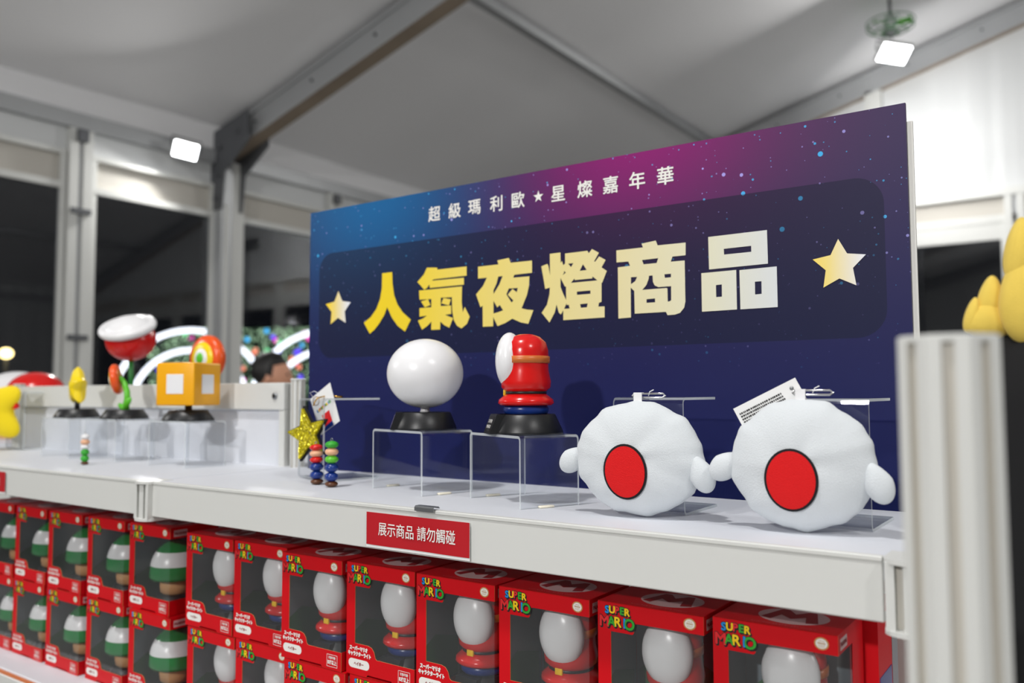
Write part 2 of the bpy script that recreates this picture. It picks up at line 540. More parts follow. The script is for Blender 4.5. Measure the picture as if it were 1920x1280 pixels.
xs = [XL] + [0.42 + 1.585 * k for k in range(-3, 5)] + [XR]
for a, b in zip(xs[:-1], xs[1:]):
    if b - a < 0.5: continue
    nw += 1
    wi = bpy.data.objects.new('window_%d' % nw, None); COL.objects.link(wi); struct(wi)
    x0, x1 = a + 0.09, b - 0.09
    fr = MB()
    fr.box(x0, x1, YB - 0.06, YB - 0.01, ZWIN, 1.86)
    fr.box(x0, x1, YB - 0.06, YB - 0.01, FL, FL + 0.08)
    fr.box(x0, x0 + 0.04, YB - 0.06, YB - 0.01, FL, ZWIN)
    fr.box(x1 - 0.04, x1, YB - 0.06, YB - 0.01, FL, ZWIN)
    fr.build('window_frame', ['white_metal'], wi)
    MB().box(x0 + 0.04, x1 - 0.04, YB - 0.04, YB - 0.034, FL + 0.08, ZWIN).build('pane', ['pane'], wi)

# walls behind and beside the camera: plain fabric with folds
for nm, ya in (('wall_front', YF),):
    v, f = grid(200, 4, lambda s, t: (XL + s * (XR - XL), ya + 0.03 + 0.02 * math.sin(s * 260), FL + t * (zroof(XL + s * (XR - XL)) - FL)))
    struct(MB().add(v, [tuple(reversed(q)) for q in f], 0, True).build(nm, 'tent_white'))
v, f = grid(200, 4, lambda s, t: (XR - 0.03 - 0.02 * math.sin(s * 300), YF + s * (YB - YF), FL + t * (zroof(XR) - FL)))
struct(MB().add(v, f, 0, True).build('wall_right', 'tent_white'))

# ------------------------------------------------------------------ floodlights
def flood(label, loc, direction, power, group='floodlights of the tent', spread=PI, arm=0.22, size=1.0, roll=0.0):
    t = thing('floodlight', label, 'floodlight', loc, 0, group)
    t.rotation_euler = Vector(direction).to_track_quat('-Y', 'Z').to_euler()
    t.rotation_euler = (Vector(direction).to_track_quat('-Y', 'Z').to_matrix() @ Matrix.Rotation(roll, 3, 'Y')).to_euler()
    t.scale = (size, size, size)
    MB().rbox(-0.145, 0.145, -0.02, 0.03, -0.11, 0.11, 0.012).build('housing', ['white_metal'], t)
    fins = MB()
    for k in range(9): fins.box(-0.12 + k * 0.03 - 0.003, -0.12 + k * 0.03 + 0.003, 0.03, 0.055, -0.09, 0.09)
    fins.build('heat_sink', ['alu'], t)
    MB().rbox(-0.128, 0.128, -0.024, -0.0205, -0.093, 0.093, 0.0015, 0, 1).build('lens', ['led_white'], t)
    MB().tube([(-0.15, 0.0, 0), (-0.165, 0.02, 0), (-0.165, arm, 0.04), (0.165, arm, 0.04), (0.165, 0.02, 0), (0.15, 0.0, 0)], 0.008, 8).build('bracket', ['alu_dark'], t)
    l = area_light('flood_beam', t, (0, -0.03, 0), (0, -1, 0), (0.25, 0.18), power, (1.0, 0.985, 0.96), spread)
    return t
flood('lit white floodlight under the eave rail beside the big left tent post', (-5.14, 3.40, 2.17), (0.62, -0.45, -0.62), LAMP_W * 0.5, spread=2.6, size=0.72, roll=0.2)
flood('lit white floodlight hanging at the top of the bright white gable wall', (-0.424, 7.835, 3.36), (0.16, -0.42, -0.60), LAMP_W * 1.3, arm=0.10, roll=0.28)
tl = flood('added unseen floodlight on a pole behind the sign, brightening the white gable wall', (-0.72, 7.7, 2.50), (0.42, 0.9, 0.12), LAMP_W * 0.28, spread=2.2, arm=0.06)  # lamp added out of sight to brighten the gable fabric
bpy.context.view_layer.update()
pole = MB().tube([(-0.72, 7.66, FL), (-0.72, 7.66, 2.46)], 0.018, 10)  # pole and legs made up to carry the added gable lamp
for k in range(3):
    a_ = k * 2 * PI / 3
    pole.tube([(-0.72, 7.66, FL + 0.55), (-0.72 + 0.45 * math.cos(a_), 7.66 + 0.45 * math.sin(a_), FL + 0.012)], 0.012, 8)
pole.build('pole', ['alu_dark'], tl).matrix_parent_inverse = tl.matrix_world.inverted()
flood('floodlight on the rafter above the camera', (0.15, -1.33, 3.42), (0.05, 0.35, -0.9), LAMP_W * 1.0, arm=0.30)
flood('added unseen fill floodlight on the rafter to the right of the camera', (3.6, -1.33, 3.0), (-0.5, 0.45, -0.75), LAMP_W * 0.6, arm=0.30)  # added fill lamp, out of view
flood('added unseen fill floodlight on the left wall behind the camera', (-5.1, -2.3, 2.165), (0.7, 0.3, -0.6), LAMP_W * 0.45, spread=2.5)  # unseen lamp added to fill the tent from the left
flood('added unseen fill floodlight on the front wall behind the camera', (0.9, -6.35, 2.6), (0.0, 0.9, -0.35), LAMP_W * 1.7, spread=2.4)  # unseen lamp added as front fill for faces towards the camera
flood('added unseen fill floodlight on the right wall of the tent', (7.1, 3.4, 2.165), (-0.7, -0.2, -0.6), LAMP_W * 0.6, spread=2.5)  # unseen lamp added to fill from the right

# caged fan under the roof
t = thing('ceiling_fan', 'small round caged fan with green rim hanging under the tent roof', 'fan', (-0.42, 7.68, 3.60))
cage = MB()
for r, z in ((0.21, 0), (0.205, -0.05), (0.14, -0.085), (0.07, -0.1)):
    cage.tube([(r * math.cos(a * PI / 18), r * math.sin(a * PI / 18), z) for a in range(36)], 0.006, 6, 0, True)
for k in range(12):
    a = k * PI / 6
    cage.tube([(0.21 * math.cos(a), 0.21 * math.sin(a), 0), (0.205 * math.cos(a), 0.205 * math.sin(a), -0.05), (0.14 * math.cos(a), 0.14 * math.sin(a), -0.085), (0.03 * math.cos(a), 0.03 * math.sin(a), -0.105)], 0.003, 5)
cage.build('cage', ['stem_plastic'], t)
MB().lathe([(0.03, -0.11), (0.055, -0.1), (0.06, 0.0), (0.05, 0.05), (0.02, 0.06)], 20).build('motor', ['alu'], t)
for k in range(3):
    a = k * 2 * PI / 3
    c_, s_ = math.cos(a), math.sin(a)
    MB().add([(0.05 * c_ - 0.02 * s_, 0.05 * s_ + 0.02 * c_, -0.03), (0.05 * c_ + 0.02 * s_, 0.05 * s_ - 0.02 * c_, -0.01), (0.19 * c_ + 0.06 * s_, 0.19 * s_ - 0.06 * c_, -0.005), (0.19 * c_ - 0.04 * s_, 0.19 * s_ + 0.04 * c_, -0.035)], [(0, 1, 2, 3)]).build('blade', ['leaf_plastic'], t)
MB().tube([(0, 0, 0.05), (0, 0, zroof(-0.42) - 3.60 - 0.045)], 0.015, 8).build('drop_rod', ['alu_dark'], t)
MB().tube([(0, 0, -0.1), (-0.005, 0.05, -0.13), (-0.002, 0.12, -0.15), (-0.004, 0.2, -0.17)], 0.006, 6).build('cable', ['black'], t)

# ------------------------------------------------------------------ outdoors, seen through the glass
g = MB().box(-40, XL - 0.03, -20, 40, FL - 0.12, FL - 0.02)
g.box(XL - 0.03, XR, YB + 0.02, 40, FL - 0.12, FL - 0.02)
struct(g.build('ground', 'ground'))
VD = Vector((0.5767, -0.8170, 0))      # outdoors arches face roughly this way
SD = Vector((0.8170, 0.5767, 0))
def arch(label, c, R, gap):
    t = thing('light_arch', label, 'light arch', (c[0], c[1], FL - 0.02), 0, 'glowing arches outside')
    h = c[2] - FL + 0.02
    for r, nm in ((R, 'outer_tube'), (R - gap, 'inner_tube')):
        a0 = -math.asin(min(0.98, h / r))
        pts = []
        for k in range(41):
            a = a0 + (PI - 2 * a0) * k / 40
            p = SD * (r * math.cos(a))
            pts.append((p.x, p.y, h + r * math.sin(a)))
        MB().tube(pts, 0.045, 10).build(nm, ['tube_white'], t)
    for k in range(7):
        a = 0.25 + k * 0.44
        p, q = SD * (R * math.cos(a)), SD * ((R - gap) * math.cos(a))
        MB().tube([(p.x, p.y, h + R * math.sin(a)), (q.x, q.y, h + (R - gap) * math.sin(a))], 0.012, 6).build('spacer_bar', ['alu_dark'], t)
arch('glowing white double arch outside, left of the wide tent post', (-11.432, 7.680, -0.14), 1.33, 0.34)
arch('glowing white double arch outside, right of the wide tent post', (-9.79, 9.28, -0.15), 1.36, 0.34)
hd = MB()
leds = MB()
H0 = Vector((-12.9, 7.35, 0)) - VD * 0.85 - SD * 0.1
H1 = H0 + SD * 5.2
def hedge_top(u):
    a = (u - 1.55) / 1.75
    dome = 1.38 * math.sqrt(max(0, 1 - a * a)) - 0.02
    return max(dome, 1.33 if u > 2.1 else -9)
for k in range(9000):
    u, zt = rnd.uniform(0.2, 5.2), 0
    zt = hedge_top(u)
    if zt < -1: continue
    z = FL + (zt - FL) * (1 - rnd.random() ** 1.3)
    p = H0 + SD * u + VD * rnd.uniform(-0.12, 0.12) + Vector((0, 0, z))
    a, b, s = rnd.uniform(0, 6.28), rnd.uniform(-1, 1), rnd.uniform(0.03, 0.06)
    d1 = Vector((math.cos(a), math.sin(a), b)).normalized() * s
    d2 = d1.orthogonal().normalized() * s * 0.5
    hd.add([p - d1, p + d2, p + d1, p - d2], [(0, 1, 2, 3)])
    if k % 2 == 0:
        q = p + VD * 0.08
        r = rnd.uniform(0.008, 0.016)
        leds.add([q + Vector(o) * r for o in ((1, 0, 0), (-1, 0, 0), (0, 1, 0), (0, -1, 0), (0, 0, 1), (0, 0, -1))],
                 [(0, 2, 4), (2, 1, 4), (1, 3, 4), (3, 0, 4), (2, 0, 5), (1, 2, 5), (3, 1, 5), (0, 3, 5)])
o = hd.build('hedge_foliage', ['hedge']); o['kind'] = 'stuff'
tag(o, 'clipped green hedge behind the glowing arches outside', 'hedge')
o = leds.build('mini_led_lights', ['led_mini'], o); o['kind'] = 'stuff'
bulb = {}
cols = ['pink', 'violet', 'cyan', 'mint', 'coral']
for c in cols:
    bulb[c] = MB().ell((0, 0, 0), (0.045, 0.045, 0.045), 0, 12, 8).mesh('bulb', ['bulb_' + c])
for k in range(64):
    u = rnd.uniform(0.5, 5.1)
    zt = hedge_top(u)
    if zt < 0.3: continue
    c = cols[k % 5]
    p = H0 + SD * u + VD * 0.36 + Vector((0, 0, rnd.uniform(0.25, zt - 0.03)))
    tag(link('fairy_light', bulb[c], None, p), 'glowing %s ball light on the hedge outside' % c, 'light', 'glowing %s ball lights on the hedge' % c)
t = thing('street_lamp', 'warm yellow street lamp glowing in the dark at the far left', 'lamp', (-18.18, 7.73, FL - 0.02))
MB().tube([(0, 0, 0), (0, 0, 2.2)], 0.04, 8).build('post', ['alu_dark'], t)
MB().ell((0, 0, 2.32), (0.13, 0.13, 0.11), 0, 16, 10).build('lantern', ['street'], t)

# ------------------------------------------------------------------ person walking by beyond the shelf
def person(loc, rz):
    t = thing('person', 'person with short black hair and dark jacket walking beyond the shelf', 'person', loc, rz)
    J = {'pel': (0, 0, .93), 'wai': (0, .005, 1.07), 'che': (0, 0, 1.26), 'nb': (0, .012, 1.40), 'nk': (0, .0, 1.47),
         'sl': (-.17, .01, 1.36), 'el': (-.22, .04, 1.09), 'wl': (-.21, -.06, .86), 'sr': (.17, .01, 1.36), 'er': (.22, .05, 1.09), 'wr': (.21, -.04, .86),
         'hl': (-.09, 0, .88), 'kl': (-.10, -.09, .49), 'al': (-.10, -.08, .09), 'tl': (-.11, -.22, .03),
         'hr': (.09, 0, .88), 'kr': (.10, .0, .49), 'ar': (.10, .12, .10), 'tr': (.11, -.0, .03)}
    R = {'pel': .125, 'wai': .115, 'che': .13, 'nb': .08, 'nk': .05, 'sl': .065, 'el': .05, 'wl': .035, 'sr': .065, 'er': .05, 'wr': .035,
         'hl': .095, 'kl': .06, 'al': .042, 'tl': .035, 'hr': .095, 'kr': .06, 'ar': .042, 'tr': .035}
    E = [('pel', 'wai'), ('wai', 'che'), ('che', 'nb'), ('nb', 'nk'), ('che', 'sl'), ('sl', 'el'), ('el', 'wl'), ('che', 'sr'), ('sr', 'er'), ('er', 'wr'),
         ('pel', 'hl'), ('hl', 'kl'), ('kl', 'al'), ('al', 'tl'), ('pel', 'hr'), ('hr', 'kr'), ('kr', 'ar'), ('ar', 'tr')]
    ks = list(J)
    me = bpy.data.meshes.new('body')
    me.from_pydata([J[k] for k in ks], [(ks.index(a), ks.index(b)) for a, b in E], [])
    me.materials.append(M['jacket'])
    o = link('body', me, t)
    o.modifiers.new('skin', 'SKIN')
    for k, sv in zip(ks, me.skin_vertices[0].data):
        sv.radius = (R[k], R[k]); sv.use_root = (k == 'pel')
    sb = o.modifiers.new('sub', 'SUBSURF'); sb.levels = sb.render_levels = 2
    hm = MB()
    def face(d):
        d = d.copy()
        if d.y < 0:
            d.y *= 1.0 + 0.16 * math.exp(-((d.x / .16) ** 2 + ((d.z + .12) / .2) ** 2)) - 0.05 * math.exp(-(((abs(d.x) - .4) / .2) ** 2 + ((d.z - .08) / .12) ** 2))
        if d.z < 0: d.x *= 1 - 0.25 * d.z * d.z; d.y *= 1 - 0.08 * d.z * d.z
        return d
    hm.ell((0, -.02, 1.585), (.077, .098, .118), 0, 28, 20, None, face)
    hm.tube([(0, .0, 1.42), (0, -.005, 1.53)], .052, 12)
    for s in (-1, 1): hm.ell((s * .079, -.005, 1.575), (.012, .024, .032), 0, 10, 8)
    hd_ = hm.build('head', ['skin'], t)
    for s in (-1, 1):
        MB().ell((s * .032, -.104, 1.597), (.013, .008, .007), 0, 10, 6).build('eye', ['hair'], hd_)
    MB().ell((0, -.107, 1.525), (.024, .006, .006), 0, 10, 6).build('mouth', ['print_dkred'], hd_)
    hr = MB()
    def hairf(d):
        d = d.copy()
        k = 1 + 0.05 * math.sin(d.x * 17) * math.sin(d.z * 13 + d.y * 9)
        if d.y < -0.25 and d.z < 0.35: k *= 0.80
        if d.z < -0.35: k *= 0.86
        return d * k
    hr.ell((0, .004, 1.612), (.092, .112, .118), 0, 28, 20, None, hairf)
    hr.build('hair', ['hair'], t)
    for s in (-1, 1):
        hand = MB()
        wx, wy = s * .21, (-.06 if s < 0 else -.04)
        hand.ell((wx, wy - .012, .80), (.018, .034, .045), 0, 12, 8)
        for q, (fy, fl) in enumerate(((-.036, .055), (-.019, .065), (-.001, .062), (.015, .05))):
            hand.tube([(wx, wy + fy, .775), (wx - s * .008, wy + fy - .004, .775 - fl * .55), (wx - s * .024, wy + fy - .006, .775 - fl)], [.0085, .008, .006], 8)
        hand.tube([(wx, wy - .04, .82), (wx - s * .015, wy - .062, .785), (wx - s * .02, wy - .06, .755)], [.011, .009, .007], 8)
        hand.build('hand', ['skin'], t)
person((-2.65, 2.32, FL), math.radians(128))
bpy.data.objects["person"].scale = (0.955, 0.955, 0.955)

# ================================================================== display shelving
D = 0.2619          # depth of the shelf: where the sign stands
LOW = -0.3287       # top of the lower shelf
FH = 0.0478         # height of the front fascia

def slot_profile(r, n=8, slot=0.30, depth=0.14):
    """octagonal extrusion outline with a slot in every face"""
    pts = []
    for k in range(n):
        a0, a1 = 2 * PI * (k - 0.5) / n, 2 * PI * (k + 0.5) / n
        p, q = Vector((math.cos(a0), math.sin(a0))) * r, Vector((math.cos(a1), math.sin(a1))) * r
        d = (q - p)
        nrm = Vector((math.cos(2 * PI * k / n), math.sin(2 * PI * k / n)))
        s0, s1 = p + d * (0.5 - slot / 2), p + d * (0.5 + slot / 2)
        pts += [tuple(p), tuple(s0), tuple(s0 - nrm * r * depth), tuple(s1 - nrm * r * depth), tuple(s1)]
    return pts

def post(mb, x, y, z0, z1, r=0.0215, rot=0.0, m=0, mslot=1):
    prof = slot_profile(r)
    n_ = len(prof)
    T = Matrix.Translation((x, y, 0)) @ Matrix.Rotation(rot, 4, 'Z')
    vs = [(a, b, z0) for a, b in prof] + [(a, b, z1) for a, b in prof]
    fs, ms = [tuple(reversed(range(n_))), tuple(range(n_, 2 * n_))], [m, m]
    for i in range(n_):
        fs.append((i, (i + 1) % n_, n_ + (i + 1) % n_, n_ + i))
        ms.append(mslot if i % 5 in (1, 2, 3) else m)
    mb.add(vs, fs, ms, False, T)

def connector(mb, x, y, z0, z1):
    """rounded slotted joint piece at the end of a fascia, with cap plates"""
    w_ = 0.019
    out = []
    for k in range(13):
        a = PI + PI * k / 12
        out.append((w_ * math.cos(a), 0.012 * math.sin(a)))
    out += [(w_, 0.03), (-w_, 0.03)]
    T = Matrix.Translation((x, y, 0))
    mb.prism(out, z1 - 0.003, z1 + 0.0005, 0, None, T)
    mb.prism(out, z0 - 0.0025, z0 + 0.001, 0, None, T)
    for a, b in ((-0.017, -0.0105), (-0.0045, 0.0055), (0.0105, 0.017)):
        mb.box(x + a, x + b, y - 0.0075, y + 0.028, z0, z1 - 0.002, 0)
    mb.box(x - 0.0165, x + 0.0165, y + 0.001, y + 0.028, z0 + 0.0005, z1 - 0.0025, 1)

def shelf_unit(label, x0, x1, has_panel):
    t = thing('display_shelf', label, 'shelf', ((x0 + x1) / 2, 0.13, FL))
    O = Vector((-(x0 + x1) / 2, -0.13, -FL))
    def part(mb, nm, mats):
        return mb.build(nm, mats, t, O)
    # worktop with a thin front lip
    part(MB().rbox(x0 - 0.012, x1 + 0.012, 0.004, D + 0.012, -0.018, 0.0, 0.0012, 0, 1), 'shelf_top', ['white_board'])
    fa = MB().rbox(x0, x1, 0.0, 0.004, -FH, 0.0, 0.001, 0, 1)
    fa.rbox(x0, x1, -0.0012, 0.006, -0.0035, 0.0008, 0.0008, 0, 1)
    fa.box(x0, x1, 0.004, 0.02, -FH + 0.0005, -FH + 0.004)
    part(fa, 'fascia', ['white_metal'])
    lo = MB().rbox(x0 - 0.012, x1 + 0.012, -0.004, D + 0.012, LOW - 0.016, LOW, 0.0012, 0, 1)
    part(lo, 'lower_shelf', ['white_board'])
    lf = MB().rbox(x0, x1, -0.012, -0.008, LOW - 0.062, LOW - 0.006, 0.001, 0, 1)
    lf.box(x0, x1, -0.008, -0.004, LOW - 0.012, LOW - 0.003, 1)
    part(lf, 'lower_fascia', ['white_metal', 'orange_plastic'])
    part(MB().box(x0, x1, D + 0.022, D + 0.026, LOW - 0.05, -0.02), 'lower_back_panel', ['cream_panel'])
    part(MB().box(x0, x1, D + 0.022, D + 0.026, FL + 0.02, LOW - 0.06), 'base_panel', ['cream_panel'])
    part(MB().box(x0, x1, 0.002, 0.006, FL + 0.02, LOW - 0.063), 'front_panel', ['cream_panel'])
    if has_panel:
        bp = MB().box(x0 + 0.012, x1 - 0.012, D + 0.006, D + 0.010, 0.0, 0.095)
        part(bp, 'back_panel', ['white_board'])
        rr = MB().rbox(x0 + 0.008, x1 - 0.008, D - 0.003, D + 0.014, 0.0945, 0.1405, 0.0012, 0, 1)
        r_ = part(rr, 'panel_rail', ['white_metal'])
        part(MB().box(x0 + 0.008, x0 + 0.022, D - 0.001, D + 0.012, 0.0, 0.0945), 'panel_stile', ['white_metal'])
        part(MB().box(x1 - 0.022, x1 - 0.008, D - 0.001, D + 0.012, 0.0, 0.0945), 'panel_stile', ['white_metal'])
        hole = MB()
        for hx in (x1 - 0.030,):
            hole.lathe([(0.0055, 0), (0.0055, 0.003)], 16, 0, Matrix.Translation((hx, D - 0.003, 0.118)) @ Matrix.Rotation(PI / 2, 4, 'X'))
            hole.lathe([(0.0035, 0), (0.0035, 0.0034)], 16, 1, Matrix.Translation((hx, D - 0.003, 0.118)) @ Matrix.Rotation(PI / 2, 4, 'X'))
        part(hole, 'lock', ['steel', 'print_black'])
    else:
        bp = MB().box(x0 + 0.012, x1 - 0.012, D + 0.014, D + 0.017, 0.0, 0.13)
        part(bp, 'back_panel', ['white_board'])
    return t
UA = shelf_unit('long white shelf with the dark blue sign on it', 0.0, 0.95, False)
UB = shelf_unit('white shelf at the left holding the yellow cube lamp', -0.98, -0.03, True)
# back posts and slotted joints belong to the unit they are bolted to
for U, x, zt in ((UA, -0.015, 0.1445), (UB, -0.995, 0.1445)):
    O = -U.location
    mb = MB(); post(mb, x, D + 0.008, FL, zt, 0.0125)
    p_ = mb.build('back_post', ['white_metal', 'slot_dark'], U, O)
    MB().lathe([(0.013, 0), (0.013, 0.0015), (0.011, 0.0025)], 16, 0, Matrix.Translation((x, D + 0.008, zt))).build('end_cap', ['white_metal'], p_)
for U, x in ((UA, -0.0150), (UA, 0.9695), (UB, -0.995)):
    O = -U.location
    mb = MB(); connector(mb, x, 0, -FH - 0.004, 0.0)
    mb.build('slotted_joint', ['white_metal', 'slot_dark'], U, O)
# the big blurred post in the foreground
t = thing('foreground_post', 'thick white slotted post standing close at the right', 'post', (1.0335, -0.264, FL), 0)
mb = MB(); post(mb, 0, 0, 0, 0.1435 - FL, 0.0212, math.radians(-82.4))
mb.build('upright', ['white_metal', 'slot_dark'], t)
mb = MB()
mb.lathe([(0.0212, 0), (0.0212, 0.0022), (0.0195, 0.003)], 8, 0, Matrix.Translation((0, 0, 0.1435 - FL)) @ Matrix.Rotation(math.radians(-82.4 + 22.5), 4, 'Z'), False)
mb.build('end_cap', ['white_metal'], t)

# ------------------------------------------------------------------ the sign board
XB0, BW, BH = 0.020, 0.9114, 0.4219
def board_print():
    m = bpy.data.materials.new('sign_print')
    m.use_nodes = True
    nt = m.node_tree
    b = nt.nodes['Principled BSDF']
    b.inputs['Roughness'].default_value = 0.5
    b.inputs['Specular IOR Level'].default_value = 0.2
    N = nt.nodes.new
    L = nt.links.new
    tc = N('ShaderNodeTexCoord')
    sep = N('ShaderNodeSeparateXYZ'); L(tc.outputs['Object'], sep.inputs[0])
    def mth(op, a, b_=None, clamp=False):
        n_ = N('ShaderNodeMath'); n_.operation = op; n_.use_clamp = clamp
        for i, q in enumerate((a, b_)):
            if q is None: continue
            if isinstance(q, (int, float)): n_.inputs[i].default_value = q
            else: L(q, n_.inputs[i])
        return n_.outputs[0]
    def mixc(fac, a, b_):
        n_ = N('ShaderNodeMix'); n_.data_type = 'RGBA'
        L(fac, n_.inputs['Factor']) if not isinstance(fac, float) else None
        for k, q in (('A', a), ('B', b_)):
            if isinstance(q, tuple): n_.inputs[k].default_value = q
            else: L(q, n_.inputs[k])
        return n_.outputs['Result']
    X, Z = sep.outputs['X'], sep.outputs['Z']
    def glow(cx, cz, sx, sz):
        a = mth('POWER', mth('DIVIDE', mth('SUBTRACT', X, cx), sx), 2.0)
        c = mth('POWER', mth('DIVIDE', mth('SUBTRACT', Z, cz), sz), 2.0)
        return mth('EXPONENT', mth('MULTIPLY', mth('ADD', a, c), -1.0))
    vert = mth('DIVIDE', Z, BH, True)
    base = mixc(vert, lin((14, 23, 78)), lin((34, 34, 78)))
    base = mixc(glow(0.80, 0.43, 0.30, 0.16), base, lin((56, 46, 82)))
    base = mixc(glow(0.14, 0.43, 0.20, 0.13), base, lin((14, 94, 150)))
    base = mixc(glow(0.60, 0.45, 0.17, 0.12), base, lin((136, 26, 108)))
    # darker rounded panel behind the headline
    cx, cz, hx, hz, rr = 0.4555, 0.2645, 0.4325, 0.0855, 0.03
    cb = N('ShaderNodeCombineXYZ')
    L(mth('MAXIMUM', mth('SUBTRACT', mth('ABSOLUTE', mth('SUBTRACT', X, cx)), hx - rr), 0.0), cb.inputs[0])
    L(mth('MAXIMUM', mth('SUBTRACT', mth('ABSOLUTE', mth('SUBTRACT', Z, cz)), hz - rr), 0.0), cb.inputs[1])
    ln = N('ShaderNodeVectorMath'); ln.operation = 'LENGTH'; L(cb.outputs[0], ln.inputs[0])
    inside = mth('LESS_THAN', ln.outputs['Value'], rr)
    pan = mixc(mth('MULTIPLY', glow(0.62, 0.42, 0.4, 0.16), 0.7), lin((17, 23, 52)), lin((34, 26, 58)))
    pan = mixc(glow(0.08, 0.38, 0.22, 0.1), pan, lin((17, 38, 68)))
    colr = mixc(mth('MULTIPLY', inside, 0.78), base, pan)
    # printed stars
    for sc, th, amt in ((46, 0.16, 0.9), (100, 0.18, 0.7), (170, 0.2, 0.5)):
        vo = N('ShaderNodeTexVoronoi'); vo.inputs['Scale'].default_value = sc
        mp = N('ShaderNodeMapping'); mp.inputs['Scale'].default_value = (1, 0, 1)
        L(tc.outputs['Object'], mp.inputs['Vector']); L(mp.outputs[0], vo.inputs['Vector'])
        sr = N('ShaderNodeSeparateColor'); L(vo.outputs['Color'], sr.inputs[0])
        rad = mth('MULTIPLY', mth('POWER', sr.outputs['Red'], 3.0), th)
        dot = mth('LESS_THAN', vo.outputs['Distance'], rad)
        up_ = mth('DIVIDE', mth('SUBTRACT', Z, 0.14), 0.2, True)
        fac = mth('MULTIPLY', mth('MULTIPLY', dot, up_), mth('SUBTRACT', amt, mth('MULTIPLY', inside, amt * 0.55)))
        colr = mixc(fac, colr, mixc(sr.outputs['Green'], lin((60, 180, 240)), lin((170, 160, 235))))
    L(colr, b.inputs['Base Color'])
    return m
M['sign_print'] = board_print()
def grad_mat(name, stops):
    m = bpy.data.materials.new(name)
    m.use_nodes = True
    nt = m.node_tree
    b = nt.nodes['Principled BSDF']; b.inputs['Roughness'].default_value = 0.5
    b.inputs['Specular IOR Level'].default_value = 0.3
    tc = nt.nodes.new('ShaderNodeTexCoord'); sp = nt.nodes.new('ShaderNodeSeparateXYZ')
    rp = nt.nodes.new('ShaderNodeValToRGB')
    e = rp.color_ramp.elements
    while len(e) < len(stops): e.new(0.5)
    for q, (p, c) in zip(e, stops): q.position = p; q.color = lin(c)
    nt.links.new(tc.outputs['Object'], sp.inputs[0]); nt.links.new(sp.outputs['X'], rp.inputs[0]); nt.links.new(rp.outputs[0], b.inputs['Base Color'])
    return m
M['headline'] = grad_mat('headline_print', [(0.12, (240, 208, 22)), (0.22, (238, 208, 44)), (0.30, (236, 211, 90)), (0.45, (230, 214, 138)), (0.58, (227, 216, 168)), (0.70, (222, 220, 196)), (0.80, (214, 220, 230))])
M['star_l'] = grad_mat('star_print', [(0.045, (250, 214, 40)), (0.062, (236, 214, 130)), (0.092, (230, 232, 240))])
M['star_r'] = grad_mat('star_print', [(0.795, (250, 214, 40)), (0.83, (240, 218, 130)), (0.868, (230, 232, 240))])
